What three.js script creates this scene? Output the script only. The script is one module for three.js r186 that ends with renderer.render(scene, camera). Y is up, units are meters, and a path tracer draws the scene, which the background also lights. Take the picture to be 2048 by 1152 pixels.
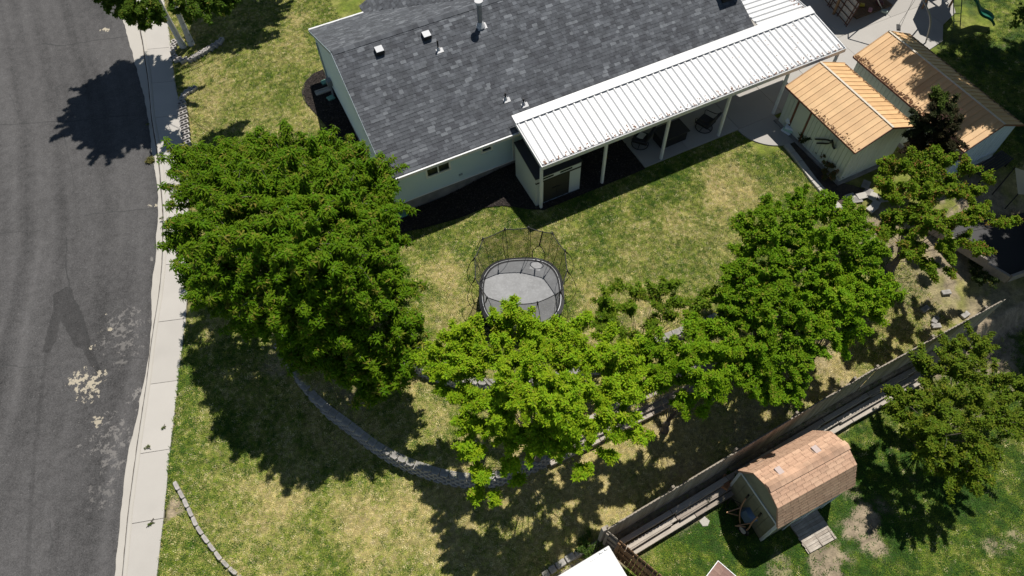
import * as THREE from 'three';
import { mergeGeometries } from 'three/addons/utils/BufferGeometryUtils.js';
import { RoundedBoxGeometry } from 'three/addons/geometries/RoundedBoxGeometry.js';

// ------------------------------------------------------------------ camera, sky, sun, exposure
// World: x runs along the house, z towards the rear fence, y up; y = 0 is the lawn by the patio.
const CAM_H = 22.4, FOCAL = 1400, TURN = 23.8 * Math.PI / 180;
const scene = new THREE.Scene();
const SKY = [0.058, 0.092, 0.155], HOR = [0.44, 0.55, 0.68];
const camera = new THREE.PerspectiveCamera(2 * Math.atan(576 / FOCAL) * 180 / Math.PI, 2048 / 1152, 0.5, 2000);
const camBasis = (() => {
  const up = new THREE.Vector3(-44, 896, FOCAL).normalize();            // world up seen from the camera
  const fw = new THREE.Vector3(0, 0, -1).addScaledVector(up, up.z).normalize();
  const rt = new THREE.Vector3().crossVectors(fw, up);
  const c = Math.cos(TURN), s = Math.sin(TURN);
  const toWorld = v => { const x = rt.dot(v), y = up.dot(v), z = -fw.dot(v); return new THREE.Vector3(x * c - z * s, y, x * s + z * c); };
  return [toWorld(new THREE.Vector3(1, 0, 0)), toWorld(new THREE.Vector3(0, 1, 0)), toWorld(new THREE.Vector3(0, 0, 1))];
})();
camera.position.set(0, CAM_H, 0);
camera.quaternion.setFromRotationMatrix(new THREE.Matrix4().makeBasis(...camBasis));
camera.updateMatrixWorld();

const SUN = new THREE.Vector3(0.335, 1, -0.285).normalize();
{ // clear sky: radiance falls from the pale horizon to a deep blue zenith
  const w = 64, h = 32, d = new Float32Array(w * h * 4);
  for (let j = 0; j < h; j++) for (let i = 0; i < w; i++) { const el = ((j + 0.5) / h - 0.5) * Math.PI, s = Math.max(0, Math.sin(el)), t = Math.pow(1 - s, 4.0), k = (j * w + i) * 4; d[k] = SKY[0] * (1 - t) + HOR[0] * t; d[k + 1] = SKY[1] * (1 - t) + HOR[1] * t; d[k + 2] = SKY[2] * (1 - t) + HOR[2] * t; d[k + 3] = 1; }
  const tex = new THREE.DataTexture(d, w, h, THREE.RGBAFormat, THREE.FloatType); tex.mapping = THREE.EquirectangularReflectionMapping; tex.magFilter = tex.minFilter = THREE.LinearFilter; tex.needsUpdate = true; scene.background = tex; scene.environment = tex; }
const sun = new THREE.DirectionalLight(new THREE.Color(1, 0.955, 0.88), 4.6);
sun.name = 'sun'; sun.position.set(8, 0, -14).addScaledVector(SUN, 70); sun.target.position.set(8, 0, -14);
sun.castShadow = true; sun.shadow.mapSize.set(4096, 4096); sun.shadow.radius = 1;
Object.assign(sun.shadow.camera, { left: -40, right: 40, top: 40, bottom: -40, near: 1, far: 160 });
scene.add(sun, sun.target);
const renderer = new THREE.WebGLRenderer({ antialias: true });
renderer.setSize(1024, 576);
renderer.toneMapping = THREE.LinearToneMapping;
renderer.toneMappingExposure = 1.2;
renderer.shadowMap.enabled = true;

// ------------------------------------------------------------------ helpers
let seed = 20240611;
const rnd = () => { seed |= 0; seed = seed + 0x6D2B79F5 | 0; let t = Math.imul(seed ^ seed >>> 15, 1 | seed); t = t + Math.imul(t ^ t >>> 7, 61 | t) ^ t; return ((t ^ t >>> 14) >>> 0) / 4294967296; };
const rr = (a, b) => a + (b - a) * rnd();
const clamp = (v, a = 0, b = 1) => Math.min(b, Math.max(a, v));
const mix = (a, b, t) => a + (b - a) * t;
const sstep = (a, b, v) => { const t = clamp((v - a) / (b - a)); return t * t * (3 - 2 * t); };
const V = (x, y, z) => new THREE.Vector3(x, y, z);
const hash = (x, y) => { let h = Math.imul(x, 374761393) + Math.imul(y, 668265263) | 0; h = Math.imul(h ^ h >>> 13, 1274126177); return ((h ^ h >>> 16) >>> 0) / 4294967296; };
function vnoise(x, y) { const i = Math.floor(x), j = Math.floor(y), u = x - i, v = y - j, a = u * u * (3 - 2 * u), b = v * v * (3 - 2 * v);
  return mix(mix(hash(i, j), hash(i + 1, j), a), mix(hash(i, j + 1), hash(i + 1, j + 1), a), b); }
const fbm = (x, y, o = 4) => { let s = 0, a = 0.5, n = 0; for (let k = 0; k < o; k++) { s += a * vnoise(x, y); n += a; x = x * 2.03 + 17.1; y = y * 2.03 + 9.7; a *= 0.5; } return s / n; };
// periodic noise for tiling textures
function pnoise(x, y, per) { const i = Math.floor(x), j = Math.floor(y), u = x - i, v = y - j, a = u * u * (3 - 2 * u), b = v * v * (3 - 2 * v), m = k => ((k % per) + per) % per;
  return mix(mix(hash(m(i), m(j)), hash(m(i + 1), m(j)), a), mix(hash(m(i), m(j + 1)), hash(m(i + 1), m(j + 1)), a), b); }

// a photo pixel gives a ray; its distance comes from the level or plane that the thing touches
const ray = (px, py) => V(0, 0, 0).addScaledVector(camBasis[0], px - 1024).addScaledVector(camBasis[1], 576 - py).addScaledVector(camBasis[2], -FOCAL);
const P = (px, py, h = 0) => { const r = ray(px, py); const t = (h - CAM_H) / r.y; return V(r.x * t, h, r.z * t); };
const PZ = (px, py, z) => { const r = ray(px, py); const t = z / r.z; return V(r.x * t, CAM_H + r.y * t, z); };
const PX = (px, py, x) => { const r = ray(px, py); const t = x / r.x; return V(x, CAM_H + r.y * t, r.z * t); };

const taken = {};
const numbered = n => { const k = taken[n] = (taken[n] ?? -1) + 1; return k ? n + '_' + String(k).padStart(3, '0') : n; };
function tag(o, label, category, group, kind) { o.userData = { ...o.userData, label, category }; if (group) o.userData.group = group; if (kind) o.userData.kind = kind; return o; }
function shadows(o) { o.traverse(m => { if (m.isMesh) { m.castShadow = true; m.receiveShadow = true; } }); return o; }
function thing(name, label, category, pos = [0, 0, 0], turn = 0, group) { const g = new THREE.Group(); g.name = numbered(name); g.position.set(...pos); g.rotation.y = turn; tag(g, label, category, group); scene.add(g); return g; }
function part(name, geo, mat, parent, label) { const m = new THREE.Mesh(Array.isArray(geo) ? merge(geo) : geo, mat); m.name = name; m.castShadow = m.receiveShadow = true; if (label) m.userData.label = label; parent.add(m); return m; }
function single(name, geo, mat, label, category, group, kind) { const m = part(numbered(name), geo, mat, scene); return tag(m, label, category, group, kind); }
function struct(name, geo, mat, label, category, parent) { const m = part(parent ? name : numbered(name), geo, mat, parent || scene); if (!parent) { tag(m, label, category || name.replace(/_/g, ' '), null, 'structure'); } return m; }
function copy(o, pos, turn = 0, label) { const c = o.clone(); c.name = numbered(o.name.replace(/_\d{3}$/, '')); c.position.set(...pos); c.rotation.y = turn; c.userData = { ...o.userData }; if (label) c.userData.label = label; scene.add(c); return c; }
function merge(list) { const l = list.map(g => { const q = g.index ? g.toNonIndexed() : g; for (const k of Object.keys(q.attributes)) if (!['position', 'normal', 'uv', 'color'].includes(k)) q.deleteAttribute(k); return q; });
  const hasC = l.every(g => g.attributes.color); for (const g of l) { if (!hasC) g.deleteAttribute('color'); if (!g.attributes.uv) g.setAttribute('uv', new THREE.BufferAttribute(new Float32Array(g.attributes.position.count * 2), 2)); if (!g.attributes.normal) g.computeVertexNormals(); }
  return l.length === 1 ? l[0] : mergeGeometries(l); }
const bx = (w, h, d, x = 0, y = 0, z = 0) => new THREE.BoxGeometry(w, h, d).translate(x, y, z);         // centred at x, y, z
const b2 = (x0, x1, y0, y1, z0, z1) => bx(x1 - x0, y1 - y0, z1 - z0, (x0 + x1) / 2, (y0 + y1) / 2, (z0 + z1) / 2);
const rbx = (w, h, d, r, x = 0, y = 0, z = 0) => new RoundedBoxGeometry(w, h, d, 2, r).translate(x, y, z);
const cyl = (r0, r1, h, x, y, z, n = 12) => new THREE.CylinderGeometry(r1, r0, h, n).translate(x, y + h / 2, z);
function bar(a, b, r, n = 6, r2 = r) { const d = b.clone().sub(a), L = d.length(); const g = new THREE.CylinderGeometry(r2, r, L, n, 1); g.translate(0, L / 2, 0); g.applyQuaternion(new THREE.Quaternion().setFromUnitVectors(V(0, 1, 0), d.normalize())); g.translate(a.x, a.y, a.z); return g; }
function beam(a, b, w, h) { const d = b.clone().sub(a), L = d.length(); const g = new THREE.BoxGeometry(w, h, L); const m = new THREE.Matrix4().lookAt(a, b, V(0, 1, 0)); g.applyMatrix4(m); const c = a.clone().add(b).multiplyScalar(0.5); g.translate(c.x, c.y, c.z); return g; }
const tube = (pts, r, seg = 24, n = 6, closed = false) => new THREE.TubeGeometry(new THREE.CatmullRomCurve3(pts, closed, 'centripetal'), seg, r, n, closed);
function poly(pts, h, cell = 1e9) { const g = new THREE.BufferGeometry(); const idx = THREE.ShapeUtils.triangulateShape(pts.map(p => new THREE.Vector2(p[0], p[1])), []); const pos = []; const D = (a, b) => Math.hypot(a[0] - b[0], a[1] - b[1]), mid = (a, b) => [(a[0] + b[0]) / 2, (a[1] + b[1]) / 2];
  const put = (a, b, c, n) => { const e = [D(a, b), D(b, c), D(c, a)], m = Math.max(...e); if (m > cell && n < 14) { if (m === e[0]) { const q = mid(a, b); put(a, q, c, n + 1); put(q, b, c, n + 1); } else if (m === e[1]) { const q = mid(b, c); put(a, b, q, n + 1); put(a, q, c, n + 1); } else { const q = mid(c, a); put(a, b, q, n + 1); put(q, b, c, n + 1); } return; } const cr = (b[0] - a[0]) * (c[1] - a[1]) - (b[1] - a[1]) * (c[0] - a[0]); for (const p of cr > 0 ? [a, c, b] : [a, b, c]) pos.push(p[0], typeof h === 'function' ? h(p[0], p[1]) : h, p[1]); };
  for (const t of idx) put(pts[t[0]], pts[t[1]], pts[t[2]], 0);
  g.setAttribute('position', new THREE.Float32BufferAttribute(pos, 3)); const uv = []; for (let i = 0; i < pos.length; i += 3) uv.push(pos[i], pos[i + 2]); g.setAttribute('uv', new THREE.Float32BufferAttribute(uv, 2)); g.computeVertexNormals(); return g; }
// upright prism over a plan outline (x, z), from y0 up to y1
function prism(pts, y0, y1, bevel = 0) { const s = new THREE.Shape(pts.map(p => new THREE.Vector2(p[0], -p[1]))); const g = new THREE.ExtrudeGeometry(s, { depth: y1 - y0 - 2 * bevel, bevelEnabled: bevel > 0, bevelSize: bevel, bevelThickness: bevel, bevelSegments: 1, bevelOffset: -bevel }); g.rotateX(-Math.PI / 2); g.translate(0, y0 + bevel, 0); return g; }
// extrude a profile in (z, y) along x
function profX(pts, x0, x1) { const s = new THREE.Shape(pts.map(p => new THREE.Vector2(p[0], p[1]))); const g = new THREE.ExtrudeGeometry(s, { depth: x1 - x0, bevelEnabled: false }); g.rotateY(-Math.PI / 2); g.scale(-1, 1, 1); const p = g.attributes.position; const ix = g.index; 
  // after the mirror restore the winding
  const n = p.count; for (let i = 0; i < n; i += 3) { for (const a of ['position', 'normal', 'uv']) { const t = g.attributes[a]; const k = t.itemSize; for (let c = 0; c < k; c++) { const u = t.array[(i + 1) * k + c]; t.array[(i + 1) * k + c] = t.array[(i + 2) * k + c]; t.array[(i + 2) * k + c] = u; } } }
  g.computeVertexNormals(); g.translate(x0, 0, 0); return g; }
// worlds uv (metres) for boxes: dominant axis projection
function uvm(g) { const p = g.attributes.position, n = g.attributes.normal, uv = new Float32Array(p.count * 2); for (let i = 0; i < p.count; i++) { const ax = Math.abs(n.getX(i)), ay = Math.abs(n.getY(i)), az = Math.abs(n.getZ(i)); let u, v; if (ay >= ax && ay >= az) { u = p.getX(i); v = p.getZ(i); } else if (ax > az) { u = p.getZ(i); v = p.getY(i); } else { u = p.getX(i); v = p.getY(i); } uv[2 * i] = u; uv[2 * i + 1] = v; } g.setAttribute('uv', new THREE.BufferAttribute(uv, 2)); return g; }
function paint(g, c) { const n = g.attributes.position.count, a = new Float32Array(n * 3); for (let i = 0; i < n; i++) { a[3 * i] = c[0]; a[3 * i + 1] = c[1]; a[3 * i + 2] = c[2]; } g.setAttribute('color', new THREE.BufferAttribute(a, 3)); return g; }

// textures
const toS = v => { v = clamp(v); return Math.round(255 * (v <= 0.0031308 ? v * 12.92 : 1.055 * Math.pow(v, 1 / 2.4) - 0.055)); };
function dtex(w, h, fn, srgb = true, rep = 1) { const d = new Uint8Array(w * h * 4); for (let y = 0; y < h; y++) for (let x = 0; x < w; x++) { const c = fn(x / w, y / h, x, y), k = (y * w + x) * 4; const a = Array.isArray(c) ? c : [c, c, c]; for (let i = 0; i < 3; i++) d[k + i] = srgb ? toS(a[i]) : Math.round(255 * clamp(a[i])); d[k + 3] = 255; }
  const t = new THREE.DataTexture(d, w, h); if (srgb) t.colorSpace = THREE.SRGBColorSpace; t.wrapS = t.wrapT = THREE.RepeatWrapping; t.magFilter = THREE.LinearFilter; t.minFilter = THREE.LinearMipmapLinearFilter; t.generateMipmaps = true; t.repeat.set(rep, rep); t.needsUpdate = true; return t; }
const pf = (u, v, s, o = 4) => { let r = 0, a = 0.5, n = 0; for (let k = 0; k < o; k++) { r += a * pnoise(u * s, v * s, s); n += a; s *= 2; a *= 0.5; } return r / n; };
const grain = (rep, lo, hi, s = 8, o = 5, sz = 512) => dtex(sz, sz, (u, v) => mix(lo, hi, pf(u, v, s, o)), true, rep);
const bumpN = (rep, s = 32, o = 4, sz = 512) => dtex(sz, sz, (u, v) => pf(u, v, s, o), false, rep);
const speck = dtex(512, 512, (u, v, x, y) => { const a = hash(x, y), b = pf(u, v, 8, 5); return clamp(0.55 + 0.55 * b + 0.25 * (a - 0.5)); }, true, 0.5);
const smooth = dtex(512, 512, (u, v, x, y) => clamp(0.90 + 0.10 * pf(u, v, 4, 4) + 0.05 * (hash(x, y) - 0.5)), true, 0.35);
const fineBump = bumpN(2.5, 64, 3);
const streakV = dtex(256, 512, (u, v) => { const a = pnoise(u * 64, v * 4, 64), b = pnoise(u * 16, v * 2, 16), c = pf(u, v, 8, 4); return clamp(0.62 + 0.28 * a * b + 0.22 * c); }, true, 1);
const std = (c, rough = 0.85, o = {}) => { const m = new THREE.MeshStandardMaterial({ roughness: rough, metalness: 0, ...o }); if (Array.isArray(c)) m.color.setRGB(...c); else m.color.set(c); return m; };
const M = {
  siding: std([0.56, 0.69, 0.76], 0.7), trim: std([0.78, 0.79, 0.80], 0.55), white: std([0.66, 0.665, 0.67], 0.5), blueTrim: std([0.30, 0.36, 0.40], 0.6),
  conc: std([0.44, 0.415, 0.375], 0.9, { map: smooth, bumpMap: fineBump, bumpScale: 0.003 }), concDark: std([0.33, 0.31, 0.29], 0.92, { map: speck, bumpMap: fineBump, bumpScale: 0.004 }),
  block: [0.40, 0.44, 0.48].map(v => std([v, v * 0.95, v * 0.88], 0.95, { map: speck, bumpMap: fineBump, bumpScale: 0.008 })),
  cinder: [0.46, 0.52].map(v => std([v, v * 0.93, v * 0.88], 0.95, { map: speck })),
  timber: [[0.42, 0.36, 0.30], [0.48, 0.42, 0.355], [0.37, 0.315, 0.265], [0.53, 0.47, 0.40]].map(c => std(c, 0.92, { map: streakV, bumpMap: fineBump, bumpScale: 0.006 })),
  board: [[0.34, 0.295, 0.24], [0.39, 0.34, 0.28], [0.30, 0.255, 0.205], [0.42, 0.37, 0.31]].map(c => std(c, 0.92, { map: streakV })),
  cedar: [[0.26, 0.15, 0.075], [0.30, 0.18, 0.09], [0.22, 0.125, 0.06]].map(c => std(c, 0.9, { map: streakV })),
  black: std([0.012, 0.012, 0.013], 0.6), darkMetal: std([0.03, 0.03, 0.032], 0.5, { metalness: 0.4 }), galv: std([0.50, 0.50, 0.51], 0.5),
  glass: new THREE.MeshPhysicalMaterial({ color: new THREE.Color(0.015, 0.024, 0.024), roughness: 0.12, specularIntensity: 0.5 }),
  rust: std([0.10, 0.035, 0.02], 0.85), bark: std([0.16, 0.13, 0.105], 0.95, { map: speck }), twig: std([0.24, 0.21, 0.18], 0.9),
};

// ------------------------------------------------------------------ terrain
const lineX = (pts, z) => { for (let i = 0; i < pts.length - 1; i++) { const a = pts[i], b = pts[i + 1]; if ((z - a[1]) * (z - b[1]) <= 0) return mix(a[0], b[0], (z - a[1]) / (b[1] - a[1] || 1)); } return z < Math.min(pts[0][1], pts[pts.length - 1][1]) ? pts[0][0] : pts[pts.length - 1][0]; };
const yRoad = z => -1.2 + 0.035 * clamp(-9 - z, -12, 60);
const onRoad = (px, py, dy = 0) => { let h = -0.9; for (let k = 0; k < 12; k++) h = yRoad(P(px, py, h).z) + dy; return P(px, py, h); };
const xz = p => [p.x, p.z];
const kerbLine = [[262, -40], [272, 20], [285, 78], [297, 157], [304, 236], [313, 287], [320, 339], [324, 393], [327, 427], [325, 521], [319, 584], [311, 632], [303, 685], [292.5, 772], [275, 888], [257, 1022], [245, 1151], [236, 1240]].map(p => xz(onRoad(...p)));
const walkEdge = [[322, -45], [331, 15], [338, 60], [343, 110], [352, 172], [362, 225], [372, 280], [377, 350], [378, 420], [377, 490], [375, 570], [371, 645], [361, 725], [352, 800], [340, 900], [325, 1050], [313, 1152], [302, 1240]].map(p => xz(onRoad(...p)));
const tarEdge = [[215, -55], [238, 15], [263, 100], [285, 180], [296, 239], [301, 280], [306, 328], [315, 376], [316, 415], [312, 480], [310, 521], [303, 565], [303, 654], [297, 715], [284, 779], [271, 849], [257, 896], [239, 1049], [230, 1151], [222, 1240]].map(p => xz(onRoad(...p, -0.12)));
const extend = (pts, n, s) => [[pts[0][0] + 14, -110], ...pts, [pts[pts.length - 1][0] + s * 0, 60]];
const walkX = z => lineX(walkEdge, z);
const lowEdge = [[340, 948], [352, 968], [370, 1002], [388, 1040], [400, 1062], [420, 1090], [440, 1116], [462, 1138], [490, 1160]].map(p => xz(P(...p, -1.0)));
const wall1 = [[-3.05, -15.3], [-2.91, -14.79], [-2.65, -13.41], [-2.15, -12.02], [-1.59, -10.95], [-0.93, -9.71], [-0.21, -8.76], [0.83, -7.76], [1.54, -7.31], [2.4, -7.0], [3.3, -6.93], [4.0, -6.91]];
const wall2 = [[-0.4, -14.6], [0.3, -13.2], [1.15, -11.96], [1.68, -11.36], [2.42, -10.62], [3.4, -9.95], [4.6, -9.42], [6.0, -9.05], [7.2, -8.85], [8.15, -8.78], [9.58, -8.73], [11.03, -8.65], [12.4, -8.6]];
const timberZ = -6.95, TX0 = 4.0, TX1 = 11.4;
const inside = (pg, x, z) => { let r = false; for (let i = 0, j = pg.length - 1; i < pg.length; j = i++) { const [xi, zi] = pg[i], [xj, zj] = pg[j]; if ((zi > z) !== (zj > z) && x < (xj - xi) * (z - zi) / (zj - zi) + xi) r = !r; } return r; };
const pgMid = [...wall1, [TX0, timberZ], [TX1, timberZ], [12.6, -7.0], [14, -7.6], [60, -7.6], [60, -60], [-3.05, -60]];
const pgUp = [...wall2, [13.4, -8.6], [60, -8.6], [60, -60], [-0.4, -60]];
const fA = P(1213, 1060, 0.45), fB = P(1755, 735, 0.85), fC = V(fB.x + 0.03, 0.76, fB.z + 0.03), fD = P(2012, 598, 0.85);
const fenceZ = x => x < fA.x ? mix(-3.62, fA.z, clamp((x - 0) / fA.x)) : x < fB.x ? mix(fA.z, fB.z, (x - fA.x) / (fB.x - fA.x)) : mix(fB.z, fD.z, (x - fB.x) / (fD.x - fB.x));
const flat = (x, z) => { const xs = walkX(z), t = clamp((x - xs) / (2.0 - xs)); return mix(yRoad(z) + 0.02, 0, sstep(0, 1, t)); };
function ground(x, z) {
  const xs = walkX(z), S = flat(x, z);
  if (x < xs) return yRoad(z) - 0.25;
  const low = mix(S, mix(-1.05, -1.2, sstep(-6, -2.5, x)), sstep(-16, -11, z));
  const slopeE = mix(0, -1.0, sstep(-9.4, -4.6, z));
  const e = sstep(10.8, 13.6, x);
  let y = low;
  if (z > -16.5 && x > -8) {
    if (inside(pgUp, x, z)) y = mix(S, 0, sstep(-17, -14, z)); else if (inside(pgMid, x, z)) y = mix(S, -0.5, sstep(-16, -12.5, z));
    y = mix(y, slopeE, e);
  }
  if (z > -13.4 && x < lineX(lowEdge, z)) y = mix(y, yRoad(z) - 0.03, sstep(0, 0.12, lineX(lowEdge, z) - x) * sstep(-13.4, -12.6, z));
  const fz = fenceZ(x) + 0.12;
  if (z > fz && x > -4) y = mix(y, -1.75, sstep(fz, fz + (x > 4.4 ? 0.45 : 0.2), z) * sstep(-4, -2, x) * 1);
  if (z < -14.5) y -= 0.4 * sstep(8.5, 5, x) * sstep(-14.5, -16.6, z) * sstep(-1, 2, x) * sstep(-26, -22, z);
  y += 0.035 * (fbm(x * 0.7, z * 0.7, 3) - 0.5);
  return y;
}
const PG = (px, py, dy = 0) => { let h = -0.5, p; for (let k = 0; k < 40; k++) { p = P(px, py, h); h = mix(h, ground(p.x, p.z) + dy, 0.6); } return p; };

// where the grass is: greenness (0 straw, 1 lush) and bare earth, from patches seen in the photograph
const spot = (px, py, r, w, h = 0) => { const p = P(px, py, h); return [p.x, p.z, r, w]; };
const dryS = [spot(1440, 385, 1.6, 0.75), spot(1390, 430, 1.2, 0.4), spot(880, 545, 1.1, 0.55), spot(890, 640, 1.3, 0.5), spot(1190, 575, 1.2, 0.6), spot(1180, 650, 1.0, 0.6), spot(1300, 520, 1.2, 0.2), spot(440, 650, 0.8, 0.6, -0.9), spot(460, 330, 1.0, 0.3), spot(560, 1010, 1.3, 0.45, -1.1), spot(700, 1040, 1.1, 0.3, -1.1), spot(860, 860, 1.0, 0.35, -0.5), spot(950, 1000, 2.2, 0.5, -1.1), spot(1150, 960, 2.4, 0.7, -1.1), spot(1350, 880, 2.2, 0.9, -1), spot(1640, 740, 1.8, 0.7, -0.8), spot(1480, 850, 1.5, 0.7, -0.9), spot(1210, 1010, 1.6, 0.5, -1.1), spot(840, 740, 0.7, 0.7), spot(1310, 620, 1.2, 0.55), spot(420, 1080, 1.0, 0.25, -1.1), spot(1330, 1110, 0.9, 0.35, -1.7), spot(1760, 880, 1.2, 0.25, -1.7), spot(1850, 1060, 1.2, 0.35, -1.7), spot(560, 300, 1.2, 0.25), spot(600, 110, 1.4, 0.2)];
const greenS = [spot(860, 470, 0.9, 0.5), spot(1350, 330, 1.6, 0.35), spot(1180, 440, 1.4, 0.25), spot(930, 470, 0.8, 0.35), spot(370, 760, 0.8, 0.4, -1.0), spot(360, 900, 0.8, 0.3, -1.0), spot(590, 180, 1.4, 0.3), spot(390, 1090, 0.5, 0.4, -1.1), spot(1560, 330, 1.0, 0.2)];
const bareS = [spot(1720, 1045, 0.75, 1.0, -1.75), spot(1742, 1080, 0.6, 0.95, -1.75), spot(1660, 1130, 0.85, 0.95, -1.75), spot(1705, 985, 0.35, 0.7, -1.75), spot(1560, 1140, 0.6, 0.6, -1.75), spot(1770, 1020, 0.4, 0.7, -1.75), spot(1985, 1095, 0.35, 0.7, -1.75), spot(2035, 1070, 0.35, 0.7, -1.75), spot(2010, 1090, 0.3, 0.6, -1.75), spot(1830, 960, 0.3, 0.3, -1.75), spot(350, 1010, 0.5, 0.95, -1.15), spot(1370, 945, 0.9, 0.55, -1.05), spot(1700, 780, 0.9, 0.75, -0.9), spot(1560, 800, 1.0, 0.6, -0.9), spot(1640, 690, 1.2, 0.5, -0.6), spot(1500, 860, 1.0, 0.5, -0.9), spot(2000, 700, 1.6, 0.95, -1.6), spot(1960, 650, 1.2, 0.8, -1.6), spot(1880, 620, 1.4, 0.6, -0.7), spot(1990, 600, 1.5, 0.7, -0.8), spot(1970, 420, 2.2, 0.95, -0.1), spot(1760, 470, 1.6, 0.9, 0), spot(1900, 500, 1.8, 0.9, 0), spot(1850, 560, 1.5, 0.5, -0.3), spot(560, 720, 1.1, 0.7, -0.7), spot(700, 760, 1.4, 0.6, -0.5), spot(1280, 650, 0.9, 0.35, 0), spot(1330, 840, 0.5, 0.5, -1), spot(500, 545, 2.2, 0.8, -0.5), spot(620, 600, 2.2, 0.7, -0.3), spot(1500, 1010, 0.4, 0.6, -1.75)];
const sumS = (l, x, z, rough) => { let s = 0; for (const [a, b, r, w] of l) { const d = Math.hypot(x - a, z - b) / r; if (d < 1.8) { const n = rough ? (fbm(x * 2.2 + a, z * 2.2, 4) - 0.5) * 1.5 : 0; s = Math.max(s, w * (1 - sstep(rough ? 0.55 : 0.1, rough ? 0.95 : 1.5, d + n))); } } return s; };
function green(x, z) {
  let g;
  const fz = fenceZ(x);
  if (z > fz && x > 4) g = 1.05; else if (x > 26.8 && z < -9) g = 0.95; else if (x < 3.2 && z < -18) g = 0.42; else if (z < -8.8 && x > 1) g = 0.62; else if (x < -3) g = 0.58; else g = 0.36;
  g += 0.75 * (fbm(x * 0.55 + 5, z * 0.55, 4) - 0.5) + 0.8 * (fbm(x * 2.6, z * 2.6 + 40, 3) - 0.5);
  return g - 0.85 * sumS(dryS, x, z) + 0.8 * sumS(greenS, x, z);
}
const bare = (x, z) => { const f = z - fenceZ(x); let b = sumS(bareS, x, z, true); if (x > 4 && f > -0.25 && f < 1.0) b = Math.max(b, f < 0 ? 0.4 : 1 - sstep(0.75, 1.0, f + 0.3 * (fbm(x * 3, z * 3, 2) - 0.5))); return b; };

const earthTex = dtex(1024, 1024, (u, v, x, y) => { const a = pf(u, v, 16, 6), b = pf(u + 0.37, v + 0.11, 64, 4), c = hash(x, y); return clamp(0.30 + 0.65 * a * (0.5 + b) + 0.22 * (c - 0.5)); }, true, 1 / 3);
const earthBump = bumpN(1 / 1.5, 32, 5, 512);
const mEarth = new THREE.MeshStandardMaterial({ vertexColors: true, roughness: 1, map: earthTex, bumpMap: earthBump, bumpScale: 0.03 });
const cStraw = [0.57, 0.47, 0.195], cGrass = [0.215, 0.285, 0.018], cLush = [0.036, 0.105, 0.006], cDirt = [0.44, 0.35, 0.24];
const mix3 = (a, b, t) => [mix(a[0], b[0], t), mix(a[1], b[1], t), mix(a[2], b[2], t)];
const gcol = (g, d) => { let c = g < 0.7 ? mix3(cStraw, cGrass, clamp(g / 0.7)) : mix3(cGrass, cLush, clamp((g - 0.7) / 0.4)); return mix3(c, cDirt, d); };
function sheet(x0, x1, z0, z1, s, fn, col) { const nx = Math.round((x1 - x0) / s), nz = Math.round((z1 - z0) / s), pos = [], uv = [], c = [], idx = []; for (let j = 0; j <= nz; j++) for (let i = 0; i <= nx; i++) { const x = mix(x0, x1, i / nx), z = mix(z0, z1, j / nz); pos.push(x, fn(x, z), z); uv.push(x, z); c.push(...col(x, z)); }
  for (let j = 0; j < nz; j++) for (let i = 0; i < nx; i++) { const a = j * (nx + 1) + i, b = a + 1, d = a + nx + 1, e = d + 1; idx.push(a, d, b, b, d, e); }
  const g = new THREE.BufferGeometry(); g.setAttribute('position', new THREE.Float32BufferAttribute(pos, 3)); g.setAttribute('uv', new THREE.Float32BufferAttribute(uv, 2)); g.setAttribute('color', new THREE.Float32BufferAttribute(c, 3)); g.setIndex(idx); g.computeVertexNormals(); return g; }
const thatch = (x, z) => { const g = green(x, z); return mix3(gcol(g * 0.95, bare(x, z)), [0.2, 0.17, 0.08], 0.15 * (1 - bare(x, z))).map(v => v * 0.95); };
const XA = -12, XB = 36, ZA = -46, ZB = 4;
struct('lawn_ground', sheet(XA, XB, ZA, ZB, 0.16, ground, thatch), mEarth, 'lawn ground of dry and green grass patches stepping down past the walls', 'lawn');
{ // land all round, out to the horizon, butted to the edge of the lawn sheet
  const R = 900, g = []; const q = (a, b, c, d) => { g.push(poly([[a, c], [b, c], [b, d], [a, d]], -1.9)); };
  q(-R, XA, -R, R); q(XB, R, -R, R); q(XA, XB, -R, ZA); q(XA, XB, ZB, R);
  struct('far_ground', paint(merge(g), cGrass), mEarth, 'open grassy land stretching away around the yards', 'ground'); }

// road, gutter, kerb, sidewalk slabs
const strip = (A, B, h, n = 160) => { const z0 = -75, z1 = 12, pos = [], uv = [], idx = []; for (let i = 0; i <= n; i++) { const z = mix(z0, z1, i / n); const a = typeof A === 'function' ? A(z) : lineX(A, z), b = typeof B === 'function' ? B(z) : lineX(B, z); pos.push(a, h(z), z, b, h(z), z); uv.push(a, z, b, z); if (i < n) { const k = 2 * i; idx.push(k, k + 2, k + 1, k + 1, k + 2, k + 3); } } const g = new THREE.BufferGeometry(); g.setAttribute('position', new THREE.Float32BufferAttribute(pos, 3)); g.setAttribute('uv', new THREE.Float32BufferAttribute(uv, 2)); g.setIndex(idx); g.computeVertexNormals(); return g; };
const RX0 = -26, RX1 = -3, RZ0 = -46, RZ1 = 0;          // part of the road with a picture of its stains
const segs = [];                                        // cracks and patches: [points, half width, colour, soft]
const rl = (l) => l.map(p => xz(onRoad(p[0], p[1], -0.12)));
segs.push([rl([[0, 250], [60, 246], [130, 243], [200, 237], [255, 230]]), 0.014, 0.035]);
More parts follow.
